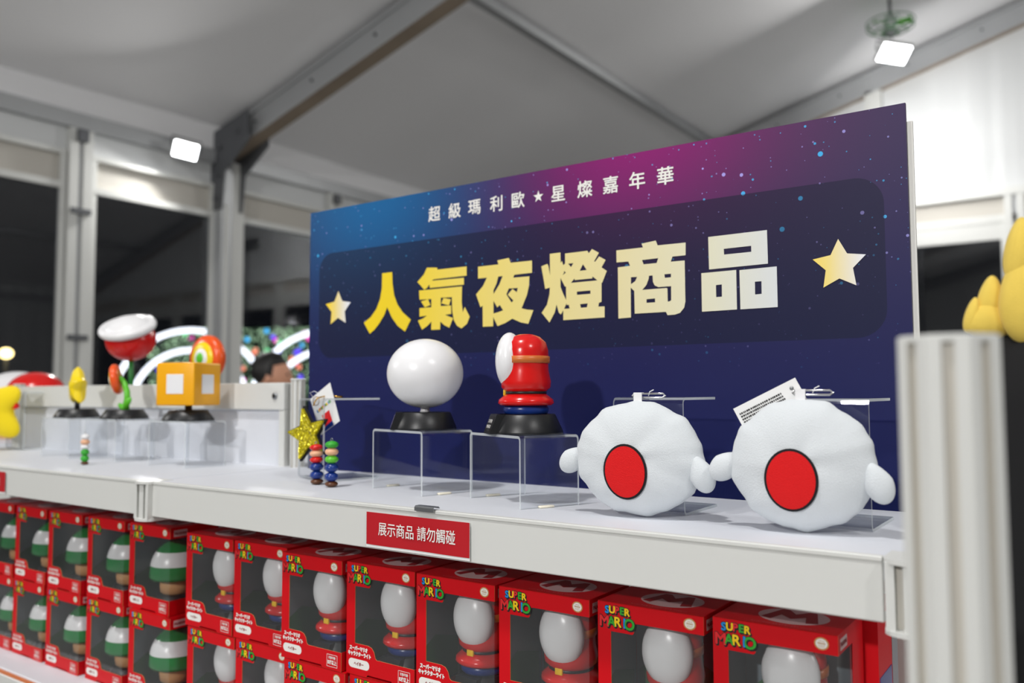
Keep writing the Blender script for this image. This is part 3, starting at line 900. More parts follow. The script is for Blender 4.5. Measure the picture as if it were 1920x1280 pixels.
GL = {
    'ren': ['1655,3070 1865,3071 1873,2897 1909,2712 1981,2564 2084,2443 2173,2377 2252,2321 2134,2147 1983,2240 1866,2370 1764,2539 1709,2427 1604,2302 1498,2205 1397,2144 1266,2324 1415,2404 1535,2524 1614,2674 1650,2837'],
    'qi': ['2567,3076 2763,3059 2770,3029 3316,3027 3316,2895 2698,2892 2664,2874 3267,2869 3267,2769 2623,2769 2616,2822 2568,2773 2516,2751 2380,2878 2505,2979', '2412,2746 3232,2747 3225,2525 3247,2373 3281,2450 3371,2303 3322,2204 3221,2143 3141,2183 3082,2267 3051,2402 3044,2603 2835,2611 2835,2488 3029,2484 3031,2362 2916,2354 3068,2299 2996,2164 2903,2204 2829,2260 2823,2146 2653,2149 2655,2269 2577,2210 2474,2159 2393,2298 2494,2325 2570,2363 2424,2355 2423,2482 2655,2483 2654,2604 2423,2609', '2451,2581 2590,2604 2638,2516 2528,2488', '2889,2603 3026,2574 2989,2489 2845,2527'],
    'ye': ['3521,3004 3879,3005 3859,3062 4057,3079 4087,3008 4441,3006 4440,2840 4146,2836 4131,2798 4397,2795 4391,2675 4355,2542 4267,2369 4354,2345 4460,2332 4376,2151 4249,2177 4113,2235 3988,2180 3860,2145 3787,2275 3785,2146 3604,2148 3602,2445 3564,2425 3486,2613 3609,2725 3678,2835 3521,2836', '3875,2834 3950,2835 3893,2723 3794,2597 3792,2651 3844,2737', '3792,2502 3855,2406 3901,2436 3956,2359 3879,2339 3791,2324', '4055,2654 4204,2650 4189,2593 4115,2645 4037,2570 4129,2485 4102,2457 4013,2576'],
    'deng': ['4591,2913 4687,2938 4704,2908 4729,2777 4727,3068 4894,3070 4895,2933 4917,2955 4936,2896 4964,2917 4965,3049 5303,3052 5324,3018 5372,3068 5473,3009 5401,2904 5417,2898 5475,2962 5570,2907 5509,2817 5585,2765 5517,2620 5507,2621 5504,2376 5466,2365 5457,2317 5548,2314 5546,2174 4930,2171 4931,2301 4893,2247 4860,2277 4828,2383 4799,2281 4715,2151 4592,2288 4678,2392 4718,2532 4724,2617 4651,2603', '4893,2731 4958,2613 4976,2612 4976,2434 4928,2526 4892,2613', '4982,2392 4984,2369 5015,2369 5029,2318 4945,2319', '5011,2911 5091,2910 5054,2862', '5236,2883 5290,2802 5186,2801', '4949,2820 4974,2794 4924,2766 4944,2792', '5051,2654 5106,2707 5110,2685 5373,2687 5376,2712 5447,2655', '5141,2532 5343,2533 5343,2490 5141,2490', '5188,2366 5301,2368 5287,2319 5199,2318'],
    'shang': ['5724,3013 6095,3013 6076,3062 6269,3080 6293,3018 6659,3014 6656,2861 6487,2861 6463,2801 6643,2799 6644,2305 6628,2233 6574,2173 6506,2155 6411,2154 6390,2195 5971,2197 5968,2480 5920,2526 5918,2153 5743,2149 5743,2796 5914,2800 5891,2856 5725,2860', '6080,2857 6299,2860 6277,2802 6101,2802', '5925,2656 6010,2653 5982,2601 5924,2568', '6172,2654 6220,2654 6224,2573 6246,2529 6295,2504 6463,2503 6461,2335 6446,2322 6416,2318 6414,2480 6404,2485 6078,2486 6135,2542 6166,2614', '6377,2655 6464,2654 6463,2611 6384,2610', '6135,2366 6248,2369 6249,2321 6134,2321'],
    'pin': ['6944,3049 7643,3052 7646,2668 6948,2663', '7132,2889 7457,2891 7458,2822 7134,2821', '6851,2627 7276,2629 7276,2171 6851,2170', '7029,2472 7100,2475 7099,2331 7029,2330', '7314,2623 7744,2628 7745,2170 7317,2170', '7492,2475 7567,2475 7567,2331 7491,2329'],
    'starR': ['8411,2866 8499,2700 8689,2671 8555,2539 8585,2350 8414,2437 8245,2351 8274,2538 8138,2668 8328,2698'],
    'starL': ['687,2864 780,2697 972,2667 836,2529 862,2344 684,2432 512,2338 533,2537 396,2671 598,2701'],
}
t = thing('sign_board', 'dark blue starry sign board with big yellow and white headline', 'sign', (XB0, D, 0))
MB().box(0, BW, 0.0, 0.0045, 0, BH).build('print_sheet', ['sign_print'], t)
MB().box(0.0005, BW - 0.0005, 0.0046, 0.0075, 0, BH - 0.0005).build('foam_core', ['paper'], t)
MB().box(0.004, BW + 0.005, 0.0078, 0.0115, 0, BH - 0.018).build('backing_board', ['cream_panel'], t)
def ring(s): return [tuple(int(q) / 1e4 for q in p.split(',')) for p in s.split(' ')]
for k, rs in GL.items():
    nm = 'star' if k.startswith('star') else 'headline_character'
    mt = {'starL': 'star_l', 'starR': 'star_r'}.get(k, 'headline')
    o = link(nm, rings_mesh([ring(s) for s in rs], nm, [mt]), t, (0, -0.0006, 0))
    for vtx in o.data.vertices: vtx.co = (vtx.co.x, 0, vtx.co.y)
    o.data.flip_normals()
sub = list(zip('超級瑪利歐★星燦嘉年華', (2708, 3093, 3455, 3842, 4215, 4549, 4863, 5272, 5649, 6026, 6408)))
for ch, x in sub:
    mb = MB()
    if ch == '★':
        mb.add([(0.0085 * (1 if k % 2 == 0 else 0.40) * math.sin(k * PI / 5), 0.0085 * (1 if k % 2 == 0 else 0.40) * math.cos(k * PI / 5), 0) for k in range(10)], [tuple(reversed(range(10)))])
    else:
        put_text(mb, ch, 0.0235, 0, 0, 0.00042)
    mb.build('subtitle_character', ['print_white'], t, (x / 1e4, -0.0006, 0.3866), UPR)

# ------------------------------------------------------------------ red notice and clip on the fascia
def notice(label, x0, z0, x1, z1, dz):
    t = thing('notice_card', label, 'notice', ((x0 + x1) / 2, -0.0013, (z0 + z1) / 2), 0, 'red notices on the shelf fronts')
    w_, h_ = x1 - x0, z1 - z0
    v, f = grid(16, 2, lambda s, q: (-w_ / 2 - 0.0004 + s * (w_ + 0.0008), -0.0004 - 0.0006 * math.sin(s * 9) * (1 - q), -h_ / 2 - 0.0028 + q * (h_ + 0.003)))
    MB().add(v, f, 0).build('backing_paper', ['paper'], t)
    v, f = grid(16, 2, lambda s, q: (-w_ / 2 + s * w_, -0.0009 - 0.0006 * math.sin(s * 9) * (1 - q), -h_ / 2 + q * h_))
    MB().add(v, f, 0).build('red_card', ['sign_red'], t)
    mb = MB()
    put_text(mb, '展示商品 請勿觸碰', 0.0155, 0, 0, 0.00013, width=0.1075)
    mb.build('lettering', ['print_white'], t, (0.0005, -0.0018, 0.0008), UPR)
notice('red notice with white lettering on the front of the long shelf', 0.4193, -0.0429, 0.5635, -0.0078, 0)
notice('red notice cut off by the left edge, on the left shelf front', -0.5765, -0.0425, -0.4323, -0.0087, 0)
t = thing('metal_clip', 'small grey metal clip on the front edge of the long shelf', 'clip', (0.5047, 0.0, 0.001))
mb = MB()
mb.sheet([(-0.0042, -0.002), (-0.0042, 0.0018), (-0.003, 0.003), (0.004, 0.003), (0.0058, 0.0015)], 0.0008, 0.026, 0, 0, Matrix.Rotation(PI / 2, 4, 'Z') @ Matrix.Translation((0, -0.013, 0)))
mb.build('bent_strip', ['steel'], t)

# ================================================================== acrylic stands
def riser_path(w_, h_, r=0.004):
    p = [(0.0015, 0.0), (0.0015, h_ - r - 0.0015)]
    for k in range(1, 5):
        a = PI - k * PI / 8
        p.append((0.0015 + r + r * math.cos(a), h_ - r - 0.0015 + r * math.sin(a)))
    for k in range(0, 5):
        a = PI / 2 - k * PI / 8
        p.append((w_ - 0.0015 - r + r * math.cos(a), h_ - r - 0.0015 + r * math.sin(a)))
    p.append((w_ - 0.0015, 0.0))
    return p
RW, RD, RH = 0.1172, 0.0740, 0.0765
def riser(label, x, y, rz, pads=True):
    t = thing('acrylic_riser', label, 'display riser', (x, y, 0.0001), rz, 'clear acrylic risers')
    mb = MB(); mb.sheet(riser_path(RW, RH), 0.0028, RD)
    mb.build('bent_sheet', ['acrylic', 'acrylic_edge'], t)
    if pads:
        for px_ in (-0.0012, RW - 0.0002):
            MB().rbox(px_ - 0.002, px_ + 0.004, 0.022, 0.040, 0.0, 0.0025, 0.001).build('putty', ['tape'], t)
    return t
M['tape'] = mat('cream_putty', (232, 226, 208), 0.8)
riser('clear acrylic riser under the white globe lamp', 0.3118, 0.1153, -0.269)
riser('clear acrylic riser under the red lamp with the white oval front', 0.4790, 0.1062, -0.434)
riser('clear acrylic riser under the yellow star lamp', -0.632, 0.150, -0.05, False)
riser('clear acrylic riser under the orange flower lamp', -0.478, 0.155, -0.05, False)
riser('clear acrylic riser under the yellow cube lamp', -0.261, 0.152, -0.05, False)

def c_stand(label, x, y, rz, w_, d_, h_):
    """C-shaped stand: upright plate with a top and a bottom flange going back"""
    t = thing('acrylic_stand', label, 'display stand', (x, y, 0.0001), rz, 'clear C-shaped acrylic stands')
    r = 0.005
    p = [(d_, h_ - 0.0014), (r + 0.0014, h_ - 0.0014)]
    for k in range(1, 5):
        a = PI / 2 + k * PI / 8
        p.append((0.0014 + r + r * math.cos(a), h_ - 0.0014 - r + r * math.sin(a)))
    for k in range(0, 5):
        a = PI + k * PI / 8
        p.append((0.0014 + r + r * math.cos(a), 0.0014 + r + r * math.sin(a)))
    p.append((d_, 0.0014))
    mb = MB()
    # path runs along depth; extrusion runs along the width
    T = Matrix(((0, 1, 0, 0), (1, 0, 0, 0), (0, 0, 1, 0), (0, 0, 0, 1)))
    mb.sheet(p, 0.0026, w_, 0, 1, T)
    mb.build('bent_sheet', ['acrylic', 'acrylic_edge'], t)
    return t
c_stand('clear acrylic stand behind the glitter star charm', 0.1270, 0.1500, -0.30, 0.083, 0.088, 0.1155)
c_stand('clear acrylic stand behind the left white plush cushion', 0.6680, 0.1080, 0.0, 0.078, 0.086, 0.1171)
c_stand('clear acrylic stand behind the right white plush cushion', 0.8400, 0.1080, 0.0, 0.080, 0.092, 0.1162)

# ================================================================== lamps on show
def lamp_base(t, r0, r1, h_, plate=True, text=None, pm='print_black', ang=0.0, z=0.0):
    b = MB().lathe([(r0, z), (r0, z + 0.002), (r1, z + h_ - 0.001), (r1 - 0.001, z + h_), (0.001, z + h_)], 40).build('base', ['black'], t)
    if plate:
        # sloping label plate let into the front of the base
        sl = (r0 - r1) / h_
        w_ = r0 * 0.42
        T = Matrix.Rotation(ang, 4, 'Z')
        vs = [(-w_, -r0 - 0.004, z), (w_, -r0 - 0.004, z), (w_, -r1 - 0.004, z + h_), (-w_, -r1 - 0.004, z + h_), (-w_, -r0 * 0.6, z), (w_, -r0 * 0.6, z), (w_, -r1 * 0.6, z + h_), (-w_, -r1 * 0.6, z + h_)]
        pl = MB().add(vs, [(0, 1, 2, 3), (1, 5, 6, 2), (5, 4, 7, 6), (4, 0, 3, 7), (3, 2, 6, 7), (4, 5, 1, 0)], 0, False, T).build('label_plate', ['black'], t)
        k = 0.78
        f_ = [Vector(q) for q in vs[:4]]
        c_ = sum(f_, Vector()) / 4
        nrm = (f_[1] - f_[0]).cross(f_[3] - f_[0]).normalized()
        MB().add([c_ + (q - c_) * k + nrm * 0.0003 for q in f_], [(0, 1, 2, 3)], 0, False, T).build('label_panel', [pm], pl)
        if text:
            mb = MB()
            for row, dy in text: put_text(mb, row, 0.0052, 0, dy, 0.00012, width=w_ * 1.1)
            ex, ey = (f_[1] - f_[0]).normalized(), (f_[3] - f_[0]).normalized()
            R = Matrix(((ex.x, ey.x, nrm.x, 0), (ex.y, ey.y, nrm.y, 0), (ex.z, ey.z, nrm.z, 0), (0, 0, 0, 1)))
            mb2 = MB(); mb2.add(mb.v, mb.f, 0, False, T @ Matrix.Translation(c_ + nrm * 0.0007) @ R)
            mb2.build('lettering', ['print_white'], pl)
    return b
M['plate_lilac'] = mat('plate_lilac', (205, 190, 208), 0.4)
ZR = RH + 0.0003
def on_riser(x, y, rz, a, b):
    c_, s_ = math.cos(rz), math.sin(rz)
    return (x + c_ * a - s_ * b, y + s_ * a + c_ * b, ZR)

# white globe lamp
t = thing('globe_lamp', 'smooth white globe lamp on a black base with a pale plate', 'lamp', on_riser(0.3118, 0.1153, -0.269, 0.062, 0.040), 0)
lamp_base(t, 0.040, 0.0325, 0.0215, True, None, 'plate_lilac', math.radians(-47))
MB().lathe([(0.0065, 0.021), (0.0058, 0.024), (0.0058, 0.032)], 20).build('stem', ['lamp_white'], t)
MB().ell((0.0, 0.0, 0.0705), (0.0485, 0.0485, 0.0440), 0, 48, 32).build('globe', ['lamp_white'], t)

# red lamp: rounded red body, orange band, white oval front, blue foot
def oval_lamp_parts(t, s=1.0, z0=0.0, ang=0.0, detail=1):
    seg = 40 if detail else 20
    S = lambda q: [(r * s, z0 + z * s) for r, z in q]
    R = Matrix.Rotation(ang, 4, 'Z')
    MB().lathe(S([(0.0235, 0), (0.0255, 0.002), (0.0265, 0.006), (0.024, 0.011), (0.015, 0.013)]), seg).build('foot', ['blue_plastic'], t)
    MB().lathe(S([(0.012, 0.010), (0.0300, 0.0105), (0.0325, 0.013), (0.0315, 0.017), (0.0265, 0.021), (0.0235, 0.0235)]), seg).build('skirt', ['red_plastic'], t)
    MB().lathe(S([(0.023, 0.0232), (0.0240, 0.0235), (0.0240, 0.0262), (0.023, 0.0266)]), seg).build('belt', ['black'], t)
    mb = MB(); mb.rbox(-0.0045 * s, 0.0045 * s, -0.0262 * s, -0.0225 * s, z0 + 0.0215 * s, z0 + 0.0285 * s, 0.0008 * s, 0, 2, R)
    mb.build('buckle', ['print_yellow'], t)
    MB().lathe(S([(0.0236, 0.0262), (0.0285, 0.031), (0.0290, 0.038), (0.0265, 0.050), (0.0262, 0.058), (0.0265, 0.066), (0.0262, 0.074), (0.0235, 0.083), (0.0165, 0.0895), (0.008, 0.0925), (0.001, 0.093)]), seg).build('body', ['red_plastic'], t)
    MB().lathe(S([(0.0258, 0.0585), (0.0278, 0.0592), (0.0280, 0.0665), (0.0260, 0.0672)]), seg).build('band', ['orange_plastic'], t)
    mb = MB()
    mb.ell((0, -0.019 * s, z0 + 0.062 * s), (0.0262 * s, 0.0165 * s, 0.0330 * s), 0, 32 if detail else 20, 20 if detail else 12, R)
    mb.build('oval_front', ['lamp_white'], t)
t = thing('oval_front_lamp', 'red rounded lamp with a white oval front and orange band', 'lamp', on_riser(0.4790, 0.1062, -0.434, 0.062, 0.040), 0)
lamp_base(t, 0.042, 0.0335, 0.0215, True, [('SUPER', 0.0032), ('MARIO', -0.0032)], 'print_black', math.radians(-42))
oval_lamp_parts(t, 0.98, 0.0212, math.radians(-62))

# yellow star lamp seen edge on
def star_pts(R, r, n_=5, a0=PI / 2):
    return [((R if k % 2 == 0 else r) * math.cos(a0 + k * PI / n_), (R if k % 2 == 0 else r) * math.sin(a0 + k * PI / n_)) for k in range(2 * n_)]
def puffy_star(mb, R, r, th, m=0, T=None):
    ring_ = star_pts(R, r)
    n_ = len(ring_)
    vs = [(x, 0, y) for x, y in ring_] + [(x * 0.72, -th * 0.62, y * 0.72) for x, y in ring_] + [(x * 0.72, th * 0.62, y * 0.72) for x, y in ring_] + [(0, -th, 0), (0, th, 0)]
    fs = []
    for i in range(n_):
        j = (i + 1) % n_
        fs += [(i, j, n_ + j, n_ + i), (j, i, 2 * n_ + i, 2 * n_ + j), (n_ + i, n_ + j, 3 * n_), (2 * n_ + j, 2 * n_ + i, 3 * n_ + 1)]
    mb.add(vs, fs, m, True, T)
t = thing('star_lamp', 'yellow star lamp turned edge on, on a black base', 'lamp', (-0.572, 0.188, ZR), 0)
lamp_base(t, 0.042, 0.033, 0.0165, False)
MB().tube([(0, 0, 0.015), (0, 0, 0.034)], 0.005, 12).build('stem', ['black'], t)
mb = MB(); puffy_star(mb, 0.044, 0.024, 0.017, 0, Matrix.Translation((0, 0, 0.060)) @ Matrix.Rotation(math.radians(-14), 4, 'Z'))
o = mb.build('star', ['yellow_plastic'], t)
for q in o.data.polygons: q.use_smooth = False
bv = o.modifiers.new('bevel', 'BEVEL'); bv.width = 0.003; bv.segments = 2

# orange flower lamp (oval head, green stem and leaf)
t = thing('flower_lamp', 'small orange oval flower lamp with green stem and leaf', 'lamp', (-0.404, 0.190, ZR), 0)
lamp_base(t, 0.042, 0.033, 0.0165, False)
MB().tube([(0.004, 0, 0.014), (0.004, 0, 0.026), (0.008, 0, 0.036), (0.006, 0, 0.050), (-0.004, 0, 0.066), (-0.018, 0.0, 0.076)], [0.0065, 0.006, 0.0058, 0.0055, 0.005, 0.0045], 12).build('stem', ['leaf_plastic'], t)
lf = MB(); lf.ell((0, 0, 0), (0.017, 0.004, 0.0065), 0, 20, 10, Matrix.Translation((0.014, -0.004, 0.028)) @ Matrix.Rotation(math.radians(-38), 4, 'Y'))
lf.build('leaf', ['leaf_plastic'], t)
lf = MB(); lf.ell((0, 0, 0), (0.011, 0.004, 0.005), 0, 20, 10, Matrix.Translation((-0.005, -0.004, 0.022)) @ Matrix.Rotation(math.radians(30), 4, 'Y'))
lf.build('leaf', ['leaf_plastic'], t)
HT = Matrix.Translation((-0.020, -0.004, 0.0735)) @ Matrix.Rotation(math.radians(-40), 4, 'Z') @ Matrix.Rotation(math.radians(10), 4, 'X') @ Matrix.Rotation(PI / 2, 4, 'X')
for nm, r, h_, mm in (('petal_ring', 0.0285, 0.010, 'flame_plastic'), ('yellow_ring', 0.020, 0.0125, 'yellow_plastic'), ('white_centre', 0.012, 0.0145, 'lamp_white')):
    MB().lathe([(r * 0.9, -0.004), (r, 0.0), (r, h_ * 0.5), (r * 0.86, h_ * 0.9), (r * 0.5, h_), (0.001, h_)], 36, 0, HT, True, 1.0, 1.0).build(nm, [mm], t)

# tall red globe lamp with a white crown, on a green stem behind the flower lamp
t = thing('red_globe_lamp', 'tall red globe lamp with a thick white rim on a green stem', 'lamp', (-0.6653, 0.350, 0.0002), 0)
MB().lathe([(0.030, 0.0), (0.030, 0.003), (0.024, 0.014), (0.001, 0.014)], 32).build('base', ['black'], t)
MB().tube([(0, 0, 0.012), (0.003, 0, 0.08), (0.006, 0, 0.150), (0.003, 0, 0.215)], 0.0055, 12).build('stem', ['stem_plastic'], t)
gt = Matrix.Translation((0.000, 0, 0.2440)) @ Matrix.Rotation(math.radians(14), 4, 'Y') @ Matrix.Rotation(math.radians(24), 4, 'X')
mb = MB(); mb.ell((0, 0, -0.002), (0.0540, 0.0520, 0.0465), 0, 40, 26, gt)
mb.build('globe', ['red_plastic'], t)
mb = MB(); mb.tube([(0.0525 * math.cos(a * PI / 24), 0.0505 * math.sin(a * PI / 24), 0.027) for a in range(48)], 0.0095, 14, 0, True, gt)
mb.ell((0, 0, 0.026), (0.050, 0.048, 0.024), 0, 40, 20, gt)
mb.build('white_crown', ['lamp_white'], t)

# yellow cube lamp
t = thing('cube_lamp', 'amber yellow cube lamp with plain white square panels', 'lamp', (-0.204, 0.190, ZR), math.radians(20))
lamp_base(t, 0.043, 0.032, 0.0175, False)
MB().lathe([(0.006, 0.0165), (0.006, 0.026)], 16).build('stem', ['brown_plastic'], t)
MB().rbox(-0.0375, 0.0375, -0.0375, 0.0375, 0.0255, 0.0985, 0.0030, 0, 3).build('cube', ['amber_plastic'], t)
for k in range(4):
    T = Matrix.Rotation(k * PI / 2, 4, 'Z')
    mb = MB(); mb.rbox(-0.0165, 0.0165, -0.0382, -0.0370, 0.0455, 0.0785, 0.0005, 0, 1, T)
    mb.build('white_panel', ['lamp_white'], t)

# concentric disc lamp behind the cube
t = thing('ring_disc_lamp', 'round lamp of orange, yellow, white and green rings behind the cube lamp', 'lamp', (-0.3815, 0.350, 0.0002), 0)
MB().lathe([(0.030, 0.0), (0.030, 0.003), (0.024, 0.014), (0.001, 0.014)], 32).build('base', ['black'], t)
MB().tube([(0, 0, 0.012), (0, 0, 0.17)], 0.005, 12).build('stem', ['leaf_plastic'], t)
HT = Matrix.Translation((0.0, 0.0, 0.1925)) @ Matrix.Rotation(math.radians(2), 4, 'Z') @ Matrix.Rotation(PI / 2, 4, 'X')
for nm, r, h_, mm in (('orange_ring', 0.0470, 0.014, 'flame_plastic'), ('yellow_ring', 0.0355, 0.0175, 'yellow_plastic'), ('white_ring', 0.0235, 0.020, 'lamp_white'), ('green_centre', 0.0135, 0.0225, 'leaf_plastic')):
    MB().lathe([(r * 0.9, -0.010), (r, -0.004), (r, h_ * 0.45), (r * 0.9, h_ * 0.85), (r * 0.6, h_), (0.001, h_)], 40, 0, HT, True, 1, 1).build(nm, [mm], t)

# dome lamps on the far side of the back panel, on the neighbouring shelf
t = thing('rear_display_shelf', 'white shelf standing behind the back panel at the left', 'shelf', (-1.1, 0.48, FL))
MB().rbox(-0.5, 1.05, -0.17, 0.17, -FL - 0.018, -FL, 0.001, 0, 1).build('shelf_top', ['white_board'], t)
MB().box(-0.49, 1.04, -0.16, 0.16, 0, -FL - 0.018).build('cabinet', ['white_metal'], t)
for lab, x, y, r, hh, mm in (('white dome lamp peeking over the back panel at the far left', -1.405, 0.45, 0.105, 0.186, 'lamp_white'), ('red dome lamp peeking over the back panel at the far left', -1.235, 0.42, 0.073, 0.181, 'red_plastic')):
    t = thing('dome_lamp', lab, 'lamp', (x, y, 0.0002))
    MB().lathe([(r * 0.5, 0), (r * 0.5, 0.01), (r * 0.36, 0.03), (r * 0.30, 0.06), (r * 0.3, hh - r * 0.8)], 32).build('base', ['tan_plastic'], t)
    MB().lathe([(r * 0.3, hh - r * 0.92)] + [(r * math.cos(a * PI / 20), hh - r * 0.82 + r * 0.82 * math.sin(a * PI / 20)) for a in range(0, 10)] + [(0.001, hh)], 40).build('dome', [mm], t)

# ================================================================== charms and tags on the left
def bead_charm(label, x, y, beads, ringz, rz=0, lean=0.0):
    t = thing('bead_charm', label, 'charm', (x, y, 0.0001), rz, 'small stacked bead charms')
    t.rotation_euler = (0, lean, rz)
    for nm, prof, mm in beads:
        MB().lathe(prof, 24).build(nm, [mm], t)
    MB().tube([(0.0018 * math.cos(k * PI / 8), 0, ringz + 0.0018 * math.sin(k * PI / 8)) for k in range(16)], 0.0005, 6, 0, True).build('ring', ['chrome'], t)
def ball(z, r, h_):
    return [(0.001, z)] + [(r * math.cos(k * PI / 12), z + h_ / 2 + h_ / 2 * math.sin(k * PI / 12)) for k in range(-5, 6)] + [(0.001, z + h_)]
def beads(rs):
    z, out = 0.0, []
    for r, h_, mm in rs:
        out.append(('bead', ball(z, r, h_), mm)); z += h_ - 0.0012
    return out, z + 0.0028
for lab, x, y, rs, lean in (
    ('short charm of round beads with red, cream and blue beads', 0.2195, 0.1040, [(0.0085, 0.008, 'brown_plastic'), (0.0092, 0.012, 'blue_plastic'), (0.0092, 0.012, 'blue_plastic'), (0.0088, 0.009, 'red_plastic'), (0.0088, 0.010, 'peach_plastic'), (0.0088, 0.009, 'red_plastic')], -0.05),
    ('tall charm of round beads with green, cream and dark blue beads', 0.2590, 0.0935, [(0.0085, 0.008, 'brown_plastic'), (0.0088, 0.013, 'blue_plastic'), (0.0088, 0.013, 'blue_plastic'), (0.0088, 0.011, 'leaf_plastic'), (0.0088, 0.011, 'peach_plastic'), (0.0088, 0.010, 'print_green')], 0.0),
    ('small charm of round beads with white and green beads on the left shelf', -0.3600, 0.0941, [(0.0065, 0.006, 'brown_plastic'), (0.0068, 0.012, 'print_green'), (0.0068, 0.012, 'print_green'), (0.0072, 0.009, 'lamp_white'), (0.0076, 0.010, 'peach_plastic'), (0.0072, 0.010, 'lamp_white')], 0.0)):
    bl, zr = beads(rs)
    bead_charm(lab, x, y, bl, zr, 0, lean)

def glitter():
    m = bpy.data.materials.new('glitter_yellow'); m.use_nodes = True
    nt = m.node_tree; b = nt.nodes['Principled BSDF']
    tc = nt.nodes.new('ShaderNodeTexCoord'); vo = nt.nodes.new('ShaderNodeTexVoronoi'); vo.inputs['Scale'].default_value = 480
    rp = nt.nodes.new('ShaderNodeValToRGB'); e = rp.color_ramp.elements
    e[0].color = lin((150, 130, 0)); e[1].position = 0.9; e[1].color = lin((246, 232, 60))
    e.new(0.5).color = lin((220, 205, 12))
    nm = nt.nodes.new('ShaderNodeVectorMath'); nm.operation = 'MULTIPLY_ADD'
    nm.inputs[1].default_value = (0.9, 0.9, 0.9); nm.inputs[2].default_value = (-0.45, -0.45, -0.45)
    ge = nt.nodes.new('ShaderNodeNewGeometry'); ad = nt.nodes.new('ShaderNodeVectorMath'); ad.operation = 'ADD'
    nz = nt.nodes.new('ShaderNodeVectorMath'); nz.operation = 'NORMALIZE'
    L = nt.links.new
    L(tc.outputs['Object'], vo.inputs['Vector']); L(vo.outputs['Color'], rp.inputs[0]); L(rp.outputs[0], b.inputs['Base Color'])
    L(vo.outputs['Color'], nm.inputs[0]); L(nm.outputs[0], ad.inputs[0]); L(ge.outputs['Normal'], ad.inputs[1]); L(ad.outputs[0], nz.inputs[0]); L(nz.outputs[0], b.inputs['Normal'])
    b.inputs['Roughness'].default_value = 0.25; b.inputs['Metallic'].default_value = 0.55
    return m
M['glitter'] = glitter()
t = thing('glitter_star_charm', 'yellow glitter star charm with black felt edge hanging from the stand', 'charm', (0.1765, 0.125, 0.0650), math.radians(2))
SPH = Matrix.Rotation(math.radians(-14), 4, 'Y') @ Matrix.Rotation(PI / 2, 4, 'X')
def rstar(R, r):
    out = []
    P_ = star_pts(R, r)
    for i in range(10):
        a, b, c_ = Vector(P_[i - 1]), Vector(P_[i]), Vector(P_[(i + 1) % 10])
        if i % 2 == 0:
            p, q = b + (a - b) * 0.14, b + (c_ - b) * 0.14
            for k in range(5):
                s = k / 4
                out.append(tuple(p * (1 - s) ** 2 + b * 2 * s * (1 - s) + q * s * s))
        else: out.append(tuple(b))
    return out
MB().prism(rstar(0.0430, 0.0195), -0.004, 0.0, 0, None, SPH).build('felt_back', ['felt_black'], t)
MB().prism(rstar(0.0392, 0.0170), 0.0001, 0.004, 0, None, SPH).build('glitter_front', ['glitter'], t)
MB().tube([(0.009, 0.001, 0.040), (0.010, 0.003, 0.046), (0.012, 0.006, 0.051), (0.013, 0.02, 0.0535), (0.016, 0.05, 0.0530)], 0.0010, 8).build('hook', ['gold'], t)
# hang card
t = thing('hang_card', 'white card tag with a small colourful logo beside the glitter star', 'tag', (0.1865, 0.1440, 0.1010), math.radians(1))
pl = [(-0.0270, 0.0130), (0.0130, 0.0365), (0.0330, -0.0170), (-0.0040, -0.0375)]
T = Matrix.Rotation(PI / 2, 4, 'X')
MB().prism(list(reversed(pl)), 0.0, 0.0005, 0, None, T).build('card', ['paper'], t)
tilt = math.atan2(0.0235, 0.0400)
mb = MB(); mb.tube([(0.0062 * math.cos(k * PI / 12) - 0.0145, 0.0062 * math.sin(k * PI / 12) + 0.0105, 0.0007) for k in range(24)], 0.00045, 6, 0, True, T)
mb.build('round_mark', ['print_brown'], t)
mb = MB()
for i, (ch, mi) in enumerate(zip('SUPERMARIO', (0, 1, 2, 3, 1, 2, 3, 1, 0, 3))):
    s = -0.0145 + i * 0.0031
    put_text(mb, ch, 0.0050, 0.0015 + s * math.cos(tilt), 0.0030 + s * math.sin(tilt), 0.0004, mi, 0.0009, rot=tilt)
mb2 = MB(); mb2.v = [tuple(T @ Vector(p)) for p in mb.v]; mb2.f, mb2.m, mb2.s = mb.f, mb.m, mb.s
mb2.build('logo', ['print_blue', 'print_yellow', 'print_redl', 'print_green'], t)
mb = MB(); mb.prism([(-0.002, -0.010), (0.012, -0.002), (0.0185, -0.0165), (0.0045, -0.0255)], 0.0006, 0.0008, 0, None, T)
mb.build('red_patch', ['print_redl'], t)
mb = MB(); mb.prism([(0.0045, -0.0258), (0.0185, -0.0168), (0.0215, -0.0228), (0.002, -0.0335)], 0.0006, 0.0008, 0, None, T)
mb.build('blue_patch', ['blue_plastic'], t)
MB().tube([(-0.020, -0.001, 0.0155), (-0.026, -0.002, 0.022), (-0.018, -0.001, 0.0245), (-0.006, 0.002, 0.019)], 0.0004, 6).build('loop', ['ribbon'], t)
MB().tube([(0.016, 0.002, 0.018), (0.022, 0.006, 0.0162), (0.026, 0.012, 0.0160)], 0.0014, 8).build('hook', ['gold'], t)

